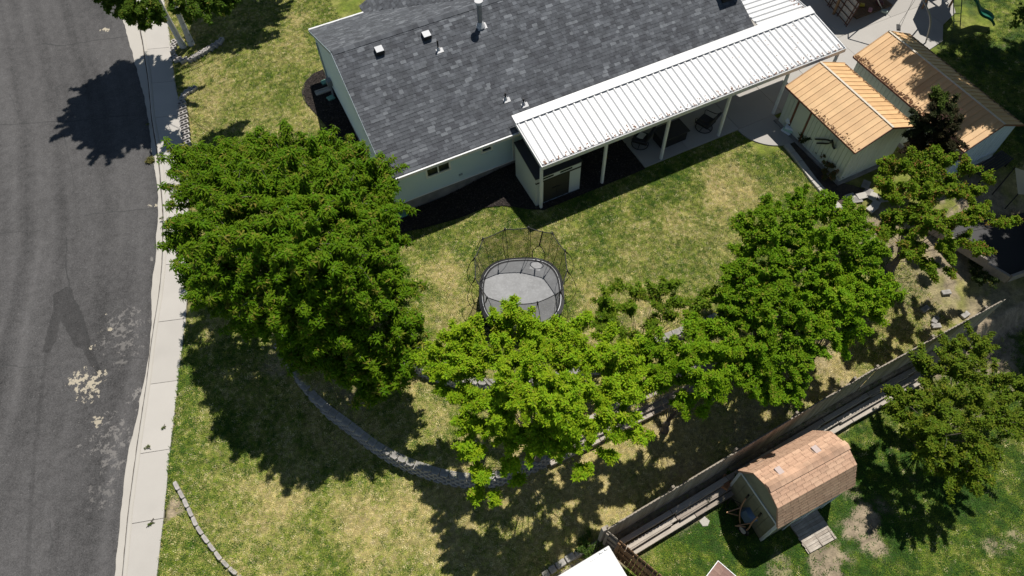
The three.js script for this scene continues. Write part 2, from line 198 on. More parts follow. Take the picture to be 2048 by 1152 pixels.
segs.push([rl([[85, 87], [125, 92], [160, 85], [260, 72]]), 0.016, 0.035], [rl([[0, 466], [50, 464], [80, 462]]), 0.012, 0.04], [rl([[172, 430], [240, 422], [310, 416]]), 0.014, 0.04], [rl([[132, 475], [131, 540], [142, 590], [160, 630], [178, 690]]), 0.014, 0.035], [rl([[0, 732], [50, 733], [90, 731]]), 0.012, 0.045], [rl([[110, 170], [118, 230], [140, 330], [150, 380]]), 0.009, 0.045], [rl([[20, 190], [40, 240], [60, 265]]), 0.009, 0.045], [rl([[100, 1040], [105, 1090], [96, 1120]]), 0.008, 0.045], [rl([[210, 720], [245, 717], [285, 716]]), 0.011, 0.045], [rl([[118, 735], [128, 780], [150, 800]]), 0.01, 0.05]);
const blobs = [];
const roadPoly = [[[132, 574], [142, 574], [150, 600], [166, 630], [182, 690], [202, 745], [196, 752], [180, 730], [165, 700], [146, 690], [130, 655], [120, 640], [112, 680], [98, 705], [84, 705], [94, 660], [106, 620], [106, 588], [116, 582]], [[90, 700], [96, 700], [80, 840], [66, 985], [60, 1152], [48, 1152], [58, 985], [72, 830]]].map((l, i) => [rl(l), i ? 0.82 : 0.62]);
for (const [px, py, r, w] of [[168, 766, 0.55, 0.9], [185, 757, 0.4, 0.9], [180, 785, 0.35, 0.8], [235, 880, 1.0, 0.45], [222, 905, 0.8, 0.4], [235, 920, 0.6, 0.4], [245, 935, 0.4, 0.35], [194, 842, 0.2, 0.8], [160, 848, 0.15, 0.7], [160, 897, 0.15, 0.6], [205, 1010, 0.3, 0.4], [200, 985, 0.5, 0.3], [245, 660, 0.9, 0.4], [250, 690, 0.6, 0.4], [262, 650, 0.4, 0.45], [270, 790, 0.35, 0.6], [210, 58, 0.22, 0.9], [105, 160, 0.1, 0.5], [195, 665, 0.1, 0.9], [218, 662, 0.12, 0.9], [208, 625, 0.1, 0.9], [186, 695, 0.12, 0.9], [232, 957, 0.3, 0.35], [240, 725, 0.3, 0.3], [300, 410, 0.1, 0.9], [312, 410, 0.1, 0.9], [303, 520, 0.15, 0.6]]) { const p = onRoad(px, py, -0.12); blobs.push([p.x, p.z, r, w]); }
const roadTex = (() => { const w = 1024, h = 2048, d = new Uint8Array(w * h * 4);
  const near = segs.map(([l]) => [Math.min(...l.map(p => p[0])) - 0.3, Math.max(...l.map(p => p[0])) + 0.3, Math.min(...l.map(p => p[1])) - 0.3, Math.max(...l.map(p => p[1])) + 0.3]);
  for (let j = 0; j < h; j++) for (let i = 0; i < w; i++) { const x = mix(RX0, RX1, i / w), z = mix(RZ0, RZ1, j / h);
    const s = lineX(tarEdge, z) - x;                                          // distance from the road's edge: wheel tracks follow it
    let c = 0.068 + 0.05 * (fbm(s * 2.0, z * 0.07, 3) - 0.5) + 0.03 * (fbm(x * 0.5, z * 0.35, 4) - 0.5) + 0.03 * (fbm(x * 5, z * 5, 3) - 0.5) + 0.05 * (hash(i, j) - 0.5) + (hash(i + 7, j) > 0.9985 ? 0.12 : 0);
    for (const [pl, m] of roadPoly) if (inside(pl, x + 0.08 * (fbm(x * 6, z * 6, 2) - 0.5), z + 0.1 * (fbm(x * 6 + 9, z * 6, 2) - 0.5))) c *= m;
    let tint = 0;
    for (const [a, b, r, wgt] of blobs) { const e = Math.hypot(x - a, z - b) / r; if (e < 1.3) { const n = fbm(x * 7, z * 7, 4) * 0.7 + fbm(x * 28, z * 28, 2) * 0.3; if (n > 0.545 + 0.16 * e - 0.12 * Math.max(wgt, 0.4)) tint = Math.max(tint, wgt); } }
    let col = [c * 1.0, c * 0.965, c * 0.965]; if (tint) col = mix3(col, tint > 0.75 ? [0.50, 0.44, 0.33] : [0.30, 0.28, 0.26], 0.8 * tint);
    for (let k = 0; k < segs.length; k++) { const bb = near[k]; if (x < bb[0] || x > bb[1] || z < bb[2] || z > bb[3]) continue; const [l, hw, v] = segs[k]; const wx = x + 0.12 * (fbm(x * 3, z * 3, 3) - 0.5), wz = z + 0.16 * (fbm(x * 3 + 50, z * 3, 3) - 0.5); for (let q = 0; q < l.length - 1; q++) { const ax = l[q][0], az = l[q][1], dx = l[q + 1][0] - ax, dz = l[q + 1][1] - az; const t = clamp(((wx - ax) * dx + (wz - az) * dz) / (dx * dx + dz * dz)); const e = Math.hypot(wx - ax - dx * t, wz - az - dz * t); if (e < hw * 1.6) col = mix3(col, [v, v, v], 0.85); } }
    const k = (j * w + i) * 4; d[k] = toS(col[0]); d[k + 1] = toS(col[1]); d[k + 2] = toS(col[2]); d[k + 3] = 255; }
  const t = new THREE.DataTexture(d, w, h); t.colorSpace = THREE.SRGBColorSpace; t.magFilter = THREE.LinearFilter; t.minFilter = THREE.LinearMipmapLinearFilter; t.generateMipmaps = true; t.wrapS = t.wrapT = THREE.MirroredRepeatWrapping; t.repeat.set(1 / (RX1 - RX0), 1 / (RZ1 - RZ0)); t.offset.set(-RX0 / (RX1 - RX0), -RZ0 / (RZ1 - RZ0)); t.needsUpdate = true; return t; })();
const mRoad = new THREE.MeshStandardMaterial({ map: roadTex, roughness: 0.92, bumpMap: bumpN(1.2, 64, 3), bumpScale: 0.006 });
const tarWobble = z => lineX(tarEdge, z) + 0.10 * (fbm(z * 2.3, 3, 4) - 0.5);
struct('road', strip(z => -30, tarWobble, z => yRoad(z) - 0.12, 600), mRoad, 'grey asphalt street with cracks, dark patches and pale stains', 'road');
struct('gutter', strip(z => lineX(tarEdge, z) - 0.5, kerbLine, z => yRoad(z) - 0.126), M.conc, 'pale concrete gutter strip between the asphalt and the kerb', 'gutter');
struct('gutter_dirt_shade', strip(z => lineX(kerbLine, z) - 0.075 - 0.03 * fbm(z * 4, 1, 3), z => lineX(kerbLine, z) + 0.0, z => yRoad(z) - 0.12, 900), std([0.13, 0.105, 0.085], 1, { map: earthTex }), 'thin dark line of dirt and painted kerb shade along the gutter', 'dirt');  // dirt strip whose dark colour also paints in the shade line under the kerb
{ // kerb: its face drops to the gutter
  const n = 160, pos = [], idx = []; for (let i = 0; i <= n; i++) { const z = mix(-75, 12, i / n), x = lineX(kerbLine, z), y = yRoad(z); pos.push(x - 0.03, y - 0.14, z, x - 0.012, y - 0.015, z, x + 0.02, y + 0.004, z, x + 0.15, y + 0.004, z, x + 0.15, y - 0.1, z); if (i < n) for (let k = 0; k < 4; k++) { const a = i * 5 + k, b = a + 5; idx.push(a, b, a + 1, a + 1, b, b + 1); } }
  const g = new THREE.BufferGeometry(); g.setAttribute('position', new THREE.Float32BufferAttribute(pos, 3)); const uv = []; for (let i = 0; i < pos.length; i += 3) uv.push(pos[i] + pos[i + 1], pos[i + 2]); g.setAttribute('uv', new THREE.Float32BufferAttribute(uv, 2)); g.setIndex(idx); g.computeVertexNormals();
  struct('kerb', g, M.conc, 'low concrete kerb along the street', 'kerb'); }
{ const walk = new THREE.Group(); walk.name = 'sidewalk'; scene.add(walk); tag(walk, 'pale concrete sidewalk of long slabs beside the kerb', 'sidewalk', null, 'structure');
  const zs = [[300, -60], [303, 10], [306, 95], [308, 165], [308, 236], [320, 321], [327, 421], [324, 532], [311, 646], [299, 769], [286, 905], [251, 1053], [240, 1180]].map(p => [onRoad(...p).z, onRoad(p[0] + 52, p[1] - 6).z]);
  const e0 = zs[0], e1 = zs[zs.length - 1]; zs.unshift([e0[0] - 4.4, e0[1] - 4.4], [e0[0] - 2.2, e0[1] - 2.2]); zs.push([e1[0] + 1.6, e1[1] + 1.6], [e1[0] + 3.2, e1[1] + 3.2]);
  const tones = [0.445, 0.43, 0.46].map(v => std([v, v * 0.945, v * 0.87], 0.9, { map: smooth, bumpMap: fineBump, bumpScale: 0.003 }));
  for (let i = 0; i < zs.length - 1; i++) { const L = [], R = [], n = 5; for (let k = 0; k <= n; k++) { const z = mix(zs[i][0] + 0.008, zs[i + 1][0] - 0.008, k / n), y = mix(zs[i][1] + 0.008, zs[i + 1][1] - 0.008, k / n); L.push([lineX(kerbLine, z) + 0.152, z]); R.push([walkX(y) + 0.02 * (hash(i, k) - 0.5), y]); }
    const ys = z => yRoad(z); const g = prism([...L, ...R.reverse()], -0.1, 0.0, 0.006); const p = g.attributes.position; for (let q = 0; q < p.count; q++) p.setY(q, p.getY(q) + ys(p.getZ(q)) + 0.006 * (hash(i, 3) - 0.5)); uvm(g); g.computeVertexNormals(); struct('slab', g, tones[i % 3], null, null, walk); } }

// ------------------------------------------------------------------ house
const roofTones = [[0.084, 0.091, 0.104], [0.103, 0.111, 0.126], [0.070, 0.075, 0.087], [0.130, 0.140, 0.157], [0.168, 0.18, 0.198]];
const shingleMat = std([1, 1, 1], 0.93, { vertexColors: true, map: speck, bumpMap: fineBump, bumpScale: 0.004 });
const pickTone = () => { const r = rnd(); return r < 0.34 ? 0 : r < 0.62 ? 1 : r < 0.80 ? 2 : r < 0.94 ? 3 : 4; };
// tabs laid in courses on a slope: o is the eave's start, u runs along the eave, up climbs the slope
function shingleList(o, u, up, len, rise, keep, exposure = 0.143, w0 = 0.14, w1 = 0.36) { const n = new THREE.Vector3().crossVectors(u, up).normalize(); if (n.y < 0) n.negate(); const list = []; const nC = Math.ceil(rise / exposure);
  for (let r = 0; r < nC; r++) { let s = -rnd() * 0.2; while (s < len) { const w = rr(w0, w1); const a = Math.max(0, s), b = Math.min(len, s + w); s += w; if (b - a < 0.03) continue; const t = r * exposure; const hh = Math.min(exposure * 1.3, rise - t + 0.01); if (hh < 0.02) continue; const c = o.clone().addScaledVector(u, (a + b) / 2).addScaledVector(up, t + hh / 2 - 0.03 * exposure); if (keep && !keep(c)) continue; list.push({ c, w: b - a - 0.004, h: hh, th: rr(0.010, 0.026), tone: pickTone() }); } }
  return { list, u, up, n }; }
const unitBox = new THREE.BoxGeometry(1, 1, 1);
function shingleMatrix(S, s) { const tilt = S.up.clone().addScaledVector(S.n, -0.045).normalize(), nn = new THREE.Vector3().crossVectors(S.u, tilt).normalize(); if (nn.y < 0) nn.negate(); const bas = new THREE.Matrix4().makeBasis(S.u, tilt, new THREE.Vector3().crossVectors(S.u, tilt)); bas.scale(V(s.w, s.h, s.th)); bas.setPosition(s.c.clone().addScaledVector(S.n, 0.011)); return bas; }
function shingleMerged(S, list, tones = roofTones) { const b = unitBox.toNonIndexed(); const keepF = [0, 1, 2, 3, 4, 5].map(f => f); const P0 = b.attributes.position, N = P0.count; const pos = new Float32Array(list.length * N * 3), col = new Float32Array(list.length * N * 3), uv = new Float32Array(list.length * N * 2); const v = V(0, 0, 0);
  list.forEach((s, q) => { const m = shingleMatrix(S, s), c = tones[s.tone], j = 0.9 + 0.2 * rnd(); for (let i = 0; i < N; i++) { v.fromBufferAttribute(P0, i).applyMatrix4(m); const k = q * N + i; pos.set([v.x, v.y, v.z], k * 3); col.set([c[0] * j, c[1] * j, c[2] * j], k * 3); uv[2 * k] = v.x * 2; uv[2 * k + 1] = (v.z + v.y) * 2; } });
  const g = new THREE.BufferGeometry(); g.setAttribute('position', new THREE.BufferAttribute(pos, 3)); g.setAttribute('color', new THREE.BufferAttribute(col, 3)); g.setAttribute('uv', new THREE.BufferAttribute(uv, 2)); g.computeVertexNormals(); return g; }
const near0 = p => p.distanceTo(camera.position);
function layShingles(S, parent, single, tones = roofTones, mats) { const l = S.list.slice().sort((a, b) => near0(a.c) - near0(b.c)); const one = l.slice(0, single), rest = l.slice(single); for (const s of one) { const m = part('shingle', unitBox, mats[s.tone], parent); shingleMatrix(S, s).decompose(m.position, m.quaternion, m.scale); } if (rest.length) { const r = part('shingles', shingleMerged(S, rest, tones), shingleMat, parent); r.userData.kind = 'stuff'; } }

const WX = 3.18, EX = 20.15, SZ = -18.75, NZ = -27.65, RZ = -23.15, RY = 4.80, EY = 2.47, SE = -18.15, NE = -28.12;
const house = thing('house', 'single storey grey house with dark shingle gable roof', 'house');
{
  const wallG = []; // solid walls behind the boards
  wallG.push(b2(WX, EX, 0.28, 2.42, NZ, SZ - 0.03));
  part('wall', uvm(merge(wallG)), M.siding, house);
  part('foundation', uvm(merge([b2(WX + 0.03, EX - 0.03, -0.6, 0.28, NZ + 0.03, SZ - 0.05)])), M.concDark, house);
  const gable = [[NZ, 2.42], [SZ - 0.03, 2.42], [RZ + 0.02, RY - 0.2], [RZ - 0.02, RY - 0.2]];
  part('gable_wall', uvm(profX(gable, WX + 0.002, EX - 0.01)), M.siding, house);
  // lap boards of the rear wall, cut round the windows
  const w1 = [PZ(850.5, 337, SZ), PZ(901, 338, SZ), PZ(900.5, 318.6, SZ), PZ(852.5, 358, SZ)], w2 = [PZ(961, 295.5, SZ), PZ(985, 299, SZ), PZ(984.5, 286.7, SZ), PZ(962, 307.5, SZ)];
  const rect = w => ({ x0: (w[0].x + w[3].x) / 2, x1: (w[1].x + w[2].x) / 2, y0: (w[3].y + w[1].y) / 2, y1: (w[0].y + w[2].y) / 2 });
  const wins = [rect(w1), rect(w2)];
  const boardG = {}; const tilt = 0.085;
  const lap = (x0, x1, y) => { const L = x1 - x0; if (L < 0.03) return; const g = bx(L, 0.172, 0.016); g.rotateX(-tilt); g.translate((x0 + x1) / 2, y + 0.085, SZ - 0.012); part('siding_board', uvm(g), M.siding, house); };
  for (let k = 0; k < 13; k++) { const y = 0.27 + k * 0.165; if (y > 2.35) break; let cuts = wins.filter(w => y + 0.165 > w.y0 && y < w.y1).sort((a, b) => a.x0 - b.x0); let x = WX; for (const c of cuts) { lap(x, c.x0, y); x = c.x1; } lap(x, 8.60, y); lap(8.70, EX, y); }
  part('corner_board', b2(8.60, 8.70, 0.27, 2.4, SZ - 0.03, SZ + 0.02), M.trim, house);
  part('corner_board', b2(WX - 0.015, WX + 0.09, 0.27, 2.4, SZ - 0.08, SZ + 0.015), M.siding, house);
  part('base_trim', b2(WX, EX, 0.24, 0.285, SZ - 0.04, SZ + 0.025), M.trim, house);
  wins.forEach((w, i) => { const fr = part('window', uvm(merge([b2(w.x0, w.x1, w.y0, w.y0 + 0.07, SZ - 0.06, SZ + 0.03), b2(w.x0, w.x1, w.y1 - 0.07, w.y1, SZ - 0.06, SZ + 0.03), b2(w.x0, w.x0 + 0.07, w.y0 + 0.07, w.y1 - 0.07, SZ - 0.06, SZ + 0.03), b2(w.x1 - 0.07, w.x1, w.y0 + 0.07, w.y1 - 0.07, SZ - 0.06, SZ + 0.03)])), M.trim, house);
    const mid = (w.x0 + w.x1) / 2; if (!i) { part('mullion', b2(mid - 0.025, mid + 0.025, w.y0 + 0.07, w.y1 - 0.07, SZ - 0.05, SZ + 0.015), M.trim, fr); part('pane', b2(w.x0 + 0.07, mid - 0.025, w.y0 + 0.07, w.y1 - 0.07, SZ - 0.05, SZ - 0.02), M.glass, fr); part('pane', b2(mid + 0.025, w.x1 - 0.07, w.y0 + 0.07, w.y1 - 0.07, SZ - 0.05, SZ - 0.026), M.glass, fr); } else part('pane', b2(w.x0 + 0.07, w.x1 - 0.07, w.y0 + 0.07, w.y1 - 0.07, SZ - 0.05, SZ - 0.02), M.glass, fr); });
  part('wall_vent', rbx(0.16, 0.09, 0.04, 0.01, 6.2, 0.62, SZ + 0.01), M.blueTrim, house);
  // roof deck, shingles
  const x0 = WX - 0.08, x1 = EX + 0.15, th = 0.10;
  const deck = part('roof', uvm(merge([profX([[SE, EY], [RZ, RY], [NE, EY], [NE, EY - th], [RZ, RY - th], [SE, EY - th]], x0, x1)])), std(roofTones[0], 0.95), house);
  // wing running away to the front of the lot
  const WGX = 5.7, RGX = 10.65;
  const wing = (() => { const v = [], zz0 = RZ, zz1 = -28.75, RX = 2 * RGX - WGX; const quad = (xa, ya, xb, yb) => v.push(xa, ya, zz0, xb, yb, zz0, xb, yb, zz1, xa, ya, zz0, xb, yb, zz1, xa, ya, zz1); quad(WGX, EY, RGX, RY); quad(RGX, RY, RX, EY); quad(RX, EY - th, WGX, EY - th);
    const g = new THREE.BufferGeometry(); g.setAttribute('position', new THREE.Float32BufferAttribute(v, 3)); g.setAttribute('uv', new THREE.Float32BufferAttribute(new Float32Array(v.length / 3 * 2), 2)); g.computeVertexNormals(); g.translate(0, -0.03, 0); return g; })();
  const fw = part('front_wing_roof', wing, std(roofTones[2], 0.95), house);
  part('front_wing_wall', uvm(b2(WGX + 0.5, 2 * RGX - WGX - 0.5, 0, 2.4, -28.4, NZ + 0.1)), M.siding, house);
  const upS = V(0, RY - EY, RZ - SE), upN = V(0, RY - EY, RZ - NE), rise = upS.length(); upS.normalize(); upN.normalize();
  const mats = roofTones.map(c => std(c, 0.93, { map: speck, bumpMap: fineBump, bumpScale: 0.004 }));
  const S1 = shingleList(V(x0, EY, SE), V(1, 0, 0), upS, x1 - x0, rise - 0.06); layShingles(S1, deck, 300, roofTones, mats);
  const upW = V(RGX - WGX, RY - EY, 0).normalize();
  const S2 = shingleList(V(x0, EY, NE), V(1, 0, 0), upN, 13, rise - 0.06, c => c.x < WGX + (c.z - NE) * (RGX - WGX) / (RZ - NE) * 1.0 + 0.1 || c.x > 2 * RGX - WGX); layShingles(S2, deck, 0);
  const S3 = shingleList(V(WGX, EY - 0.03, -28.75), V(0, 0, 1), upW, 28.75 + RZ, upW.length() && Math.hypot(RGX - WGX, RY - EY), c => c.z < NE + (c.x - WGX) / (RGX - WGX) * (RZ - NE)); layShingles(S3, fw, 0);
  // ridge caps
  for (let x = x0 + 0.15; x < 13; x += 0.22) { const g = merge([bx(0.25, 0.014, 0.17).rotateX(Math.atan2(RY - EY, SE - RZ)).translate(0, -0.036, 0.078), bx(0.25, 0.014, 0.17).rotateX(-Math.atan2(RY - EY, SE - RZ)).translate(0, -0.036, -0.078)]); g.rotateZ(0.05); g.translate(x, RY + 0.035, RZ); part('ridge_cap', uvm(g), mats[pickTone() % 4], deck); }
  // gutters, fascia, rakes
  part('gutter', merge([b2(x0, 8.62, EY - 0.13, EY - 0.01, SE + 0.012, SE + 0.10), b2(x0, 8.62, EY - 0.012, EY + 0.012, SE + 0.085, SE + 0.11)]), M.white, house);
  part('fascia', b2(x0 + 0.02, 8.6, EY - 0.22, EY - 0.11, SE - 0.06, SE + 0.01), M.trim, house);
  part('soffit', b2(x0 + 0.02, EX, EY - 0.24, EY - 0.225, SZ - 0.02, SE - 0.01), M.trim, house);
  part('gutter', merge([b2(x0, WGX, EY - 0.13, EY + 0.012, NE - 0.11, NE - 0.012)]), M.white, house);
  for (const [z0, z1] of [[SE, RZ], [NE, RZ]]) part('rake_board', beam(V(x0 - 0.012, EY - 0.075, z0), V(x0 - 0.012, RY - 0.075, z1), 0.022, 0.14), M.blueTrim, house);
  part('downspout', b2(WX - 0.07, WX - 0.002, 0.1, 2.35, NZ + 0.35, NZ + 0.43), M.blueTrim, house);
  // roof furniture: parts fixed to the roof
  const onS = (px, py) => { let h = 4; for (let k = 0; k < 25; k++) { const p = P(px, py, h); h = mix(h, EY + (SE - p.z) / (SE - RZ) * (RY - EY), 0.7); } return P(px, py, h); };
  const pitch = Math.atan2(RY - EY, SE - RZ);
  for (const [px, py] of [[759, 104], [853, 74]]) { const b = onS(px, py); const g = merge([rbx(0.34, 0.16, 0.32, 0.02, 0, 0.12, 0)]); g.rotateX(pitch * 0.55); g.translate(b.x, b.y - 0.02, b.z); const v = part('roof_vent', g, M.black, house); const t = rbx(0.31, 0.02, 0.29, 0.008, 0, 0.212, 0); t.rotateX(pitch * 0.55); t.translate(b.x, b.y - 0.02, b.z); part('vent_lid', t, std([0.42, 0.43, 0.45], 0.5), v); }
  const flash = (b, w, d) => { const g = bx(w, 0.012, d); g.rotateX(pitch); g.translate(b.x + 0.03, b.y + 0.036 - 0.03, b.z + 0.06); return g; };
  for (const [px, py, H] of [[877, 100, 0.45], [1011, 199, 0.34], [1047, 209, 0.3]]) { const b = onS(px, py); const v = part('plumbing_vent', cyl(0.035, 0.035, H, b.x, b.y, b.z), M.black, house); part('flashing', merge([flash(b, 0.28, 0.2), cyl(0.085, 0.045, 0.12, b.x, b.y + 0.02, b.z)]), M.galv, v); }
  { const b = onS(961, 52); const H = 1.05; const v = part('flue_pipe', merge([cyl(0.1, 0.1, H, b.x, b.y, b.z, 18)]), std([0.25, 0.26, 0.27], 0.4, { metalness: 0.5 }), house); part('flue_cap', merge([cyl(0.17, 0.17, 0.03, b.x, b.y + H + 0.07, b.z, 20), cyl(0.13, 0.13, 0.1, b.x, b.y + H - 0.03, b.z, 18)]), M.galv, v); part('flashing', merge([flash(b, 0.40, 0.26), cyl(0.2, 0.11, 0.2, b.x, b.y, b.z, 16)]), M.galv, v); }
  { const b = onS(1455, 12); part('dark_roof_box', merge([rbx(0.85, 0.8, 0.8, 0.03, b.x + 0.25, b.y + 0.45, b.z - 0.55)]), M.black, house); }  // plain black box added over a dark patch on the roof
  // meter and pipes on the end wall
  const mt = V(WX - 0.12, 0.85, -27.0 + 0.6); part('gas_meter', merge([rbx(0.22, 0.3, 0.34, 0.04, mt.x, mt.y, mt.z), cyl(0.03, 0.03, 0.8, mt.x, 0.05, mt.z - 0.1), cyl(0.03, 0.03, 0.8, mt.x, 0.05, mt.z + 0.12)]), std([0.16, 0.18, 0.2], 0.5), house);
}

// ------------------------------------------------------------------ white patio cover on posts
const PX0 = 8.52, PX1 = 22.9, PZB = -18.22, PZF = -16.02, PYB = 2.92, PYF = 2.60;
const mPan = std([0.60, 0.605, 0.61], 0.5);
{
  const pc = thing('patio_cover', 'long white ribbed metal patio cover on slim posts beside house', 'patio cover');
  const n = 47, w = (PX1 - PX0) / n, len = Math.hypot(PZF - PZB, PYB - PYF), a = Math.atan2(PYB - PYF, PZF - PZB);
  // one pan: a flat tray with an upstanding rib along one side
  const pan = merge([bx(w - 0.002, 0.012, len, 0, 0, 0), (() => { const g = new THREE.ExtrudeGeometry(new THREE.Shape([[-0.07, 0], [0.06, 0], [0.025, 0.05], [-0.025, 0.05]].map(p => new THREE.Vector2(...p))), { depth: len - 0.02, bevelEnabled: false }); g.translate(-w / 2 + 0.08, 0.004, -len / 2); return g; })()]);
  pan.rotateX(a); uvm(pan);
  for (let i = 0; i < n; i++) { const m = part('roof_pan', pan, mPan, pc); m.position.set(PX0 + w * (i + 0.5), (PYB + PYF) / 2, (PZB + PZF) / 2); }
  const fl = bx(PX1 - PX0 + 0.06, 0.02, 0.40); fl.rotateX(a + 0.08); fl.translate((PX0 + PX1) / 2, PYB + 0.105, PZB - 0.07); part('rear_flashing', fl, mPan, pc);
  part('front_gutter', merge([b2(PX0 - 0.03, PX1 + 0.03, PYF - 0.14, PYF - 0.13, PZF + 0.005, PZF + 0.11), b2(PX0 - 0.03, PX1 + 0.03, PYF - 0.13, PYF + 0.05, PZF + 0.095, PZF + 0.115), b2(PX0 - 0.03, PX1 + 0.03, PYF - 0.13, PYF - 0.02, PZF + 0.004, PZF + 0.02)]), M.white, pc);
  part('front_beam', b2(PX0 + 0.02, PX1 - 0.02, PYF - 0.21, PYF - 0.02, PZF - 0.10, PZF - 0.02), M.trim, pc);
  for (const x of [PX0 - 0.02, PX1 + 0.02]) part('side_fascia', beam(V(x, PYB - 0.02, PZB), V(x, PYF - 0.02, PZF + 0.11), 0.03, 0.15), M.white, pc);
  for (const x of [8.56, 11.42, 14.32, 17.26, 20.19, 22.78]) part('post', merge([b2(x - 0.05, x + 0.05, -0.02, PYF - 0.2, PZF - 0.11, PZF - 0.01), b2(x - 0.02, x + 0.02, -0.02, PYF - 0.2, PZF - 0.012, PZF + 0.004), b2(x - 0.08, x + 0.08, -0.01, 0.02, PZF - 0.14, PZF + 0.02)]), M.trim, pc);
  // leaf litter washed down to the gutter end of each pan
  const flakes = []; for (let i = 0; i < n; i++) { const xc = PX0 + w * (i + 0.5); const k = 5 + Math.floor(rnd() * 12); for (let q = 0; q < k; q++) { const back = Math.pow(rnd(), 2.2) * rr(0.12, 0.32), x = xc + rr(-0.10, 0.09); const z = PZF - 0.015 - back; const y = mix(PYF, PYB, (PZF - z) / (PZF - PZB)) + 0.016 + rnd() * 0.012; const f = bx(rr(0.02, 0.055), 0.004, rr(0.02, 0.05)); f.rotateY(rnd() * 6); f.rotateX(rr(-0.3, 0.3)); f.translate(x, y, z); flakes.push(paint(f, mix3([0.28, 0.13, 0.08], [0.16, 0.09, 0.06], rnd()))); } }
  for (let q = 0; q < 40; q++) { const z = rr(PZB + 0.3, PZF - 0.3), x = rr(18, PX1 - 0.2); const f = bx(0.05, 0.004, 0.03); f.rotateY(rnd() * 6); f.translate(x, mix(PYF, PYB, (PZF - z) / (PZF - PZB)) + 0.012, z); flakes.push(paint(f, [0.22, 0.14, 0.1])); }
  single('leaf_litter', flakes, std([1, 1, 1], 1, { vertexColors: true }), 'brown dry leaf litter caught along the white patio roof edge', 'leaf litter', null, 'stuff');
  // second cover at the end of the house, ribs the other way
  const sc = thing('side_cover', 'white ribbed metal cover over the end of the house', 'patio cover');
  const z0 = -25.5, z1 = -18.62, nn = 23, ww = (z1 - z0) / nn, p2 = merge([bx(2.55, 0.012, ww - 0.002), profX([[-0.062, 0], [0.062, 0], [0.03, 0.055], [-0.03, 0.055]], -1.27, 1.27).translate(0, 0.004, -ww / 2 + 0.07)]); p2.rotateZ(-0.03); uvm(p2);
  for (let i = 0; i < nn; i++) part('roof_pan', p2, mPan, sc).position.set(20.35 + 1.28, 2.86, z0 + ww * (i + 0.5));
  part('edge_gutter', merge([b2(22.9, 22.92, 2.68, 2.86, z0, z1), b2(22.9, 23.02, 2.66, 2.68, z0, z1), b2(23.0, 23.02, 2.68, 2.86, z0, z1)]), M.white, sc);
  for (const z of [-25.3, -22.1]) part('post', b2(22.7, 22.8, 0, 2.78, z - 0.05, z + 0.05), M.trim, sc);
  part('beam', b2(22.72, 22.80, 2.62, 2.8, z0, z1), M.trim, sc);
  const fl2 = []; for (let i = 0; i < nn; i++) for (let q = 0; q < 7; q++) { const f = bx(rr(0.03, 0.06), 0.004, rr(0.02, 0.05)); f.rotateY(rnd() * 6); f.translate(22.88 - Math.pow(rnd(), 2) * 0.35, 2.85, z0 + ww * (i + 0.5) + rr(-0.08, 0.1)); fl2.push(paint(f, mix3([0.28, 0.13, 0.08], [0.16, 0.09, 0.06], rnd()))); }
  single('leaf_litter', fl2, std([1, 1, 1], 1, { vertexColors: true }), 'brown leaf litter lying along the end cover gutter', 'leaf litter', null, 'stuff');
}

// paving
const slabMat = [0.37, 0.395, 0.355].map(v => std([v, v * 0.95, v * 0.885], 0.9, { map: smooth, bumpMap: fineBump, bumpScale: 0.003 }));
const pave = (name, rects, label, cat) => { const g = new THREE.Group(); g.name = numbered(name); scene.add(g); tag(g, label, cat, null, 'structure'); rects.forEach((r, i) => { const q = Array.isArray(r[0]) ? prism(r, -0.1, 0.055, 0.008) : prism([[r[0] + 0.006, r[2] + 0.006], [r[1] - 0.006, r[2] + 0.006], [r[1] - 0.006, r[3] - 0.006], [r[0] + 0.006, r[3] - 0.006]], -0.1, 0.055, 0.008); uvm(q); part('slab', q, slabMat[i % 3], g); }); return g; };
pave('patio_slab', [[13.45, 15.65, -18.73, -15.98], [15.65, 18.3, -18.73, -15.98], [18.3, 20.6, -18.73, -15.98]], 'grey concrete patio under the white cover', 'patio');
{ const c = [19.9, -15.97], r = 1.72, arc = []; for (let k = 0; k <= 14; k++) { const t = Math.PI + k / 14 * Math.PI / 2; arc.push([c[0] + r * Math.cos(t) * 0.98, c[1] - r * Math.sin(t)]); } pave('rounded_step', [[[18.3, -15.98], [20.17, -15.98], [20.17, -14.27], ...arc.slice().reverse().filter(p => p[0] < 19.95)].filter((p, i, a) => true)], 'quarter round concrete pad at the patio corner', 'patio step'); }
pave('yard_slab', [[20.6, 23.0, -18.8, -15.98], [23.0, 26.0, -18.8, -15.98], [20.2, 23.3, -22.4, -18.8], [23.3, 26.4, -22.4, -18.8], [26.4, 29.4, -22.4, -18.8], [29.4, 32.2, -22.4, -18.8], [20.2, 23.3, -26.0, -22.4], [23.3, 26.4, -26, -22.4], [26.4, 29.4, -26, -22.4], [29.4, 33.5, -26, -22.4], [[26.0, -18.8], [26.0, -15.98], [28.6, -15.98], [30.3, -16.3], [31.2, -17.2], [31.2, -18.8]], [[31.2, -18.8], [31.2, -17.2], [32.4, -17.6], [33.3, -18.8]], [23.3, 33.5, -32, -26]], 'pale concrete yard between the house and the sheds', 'pavement');

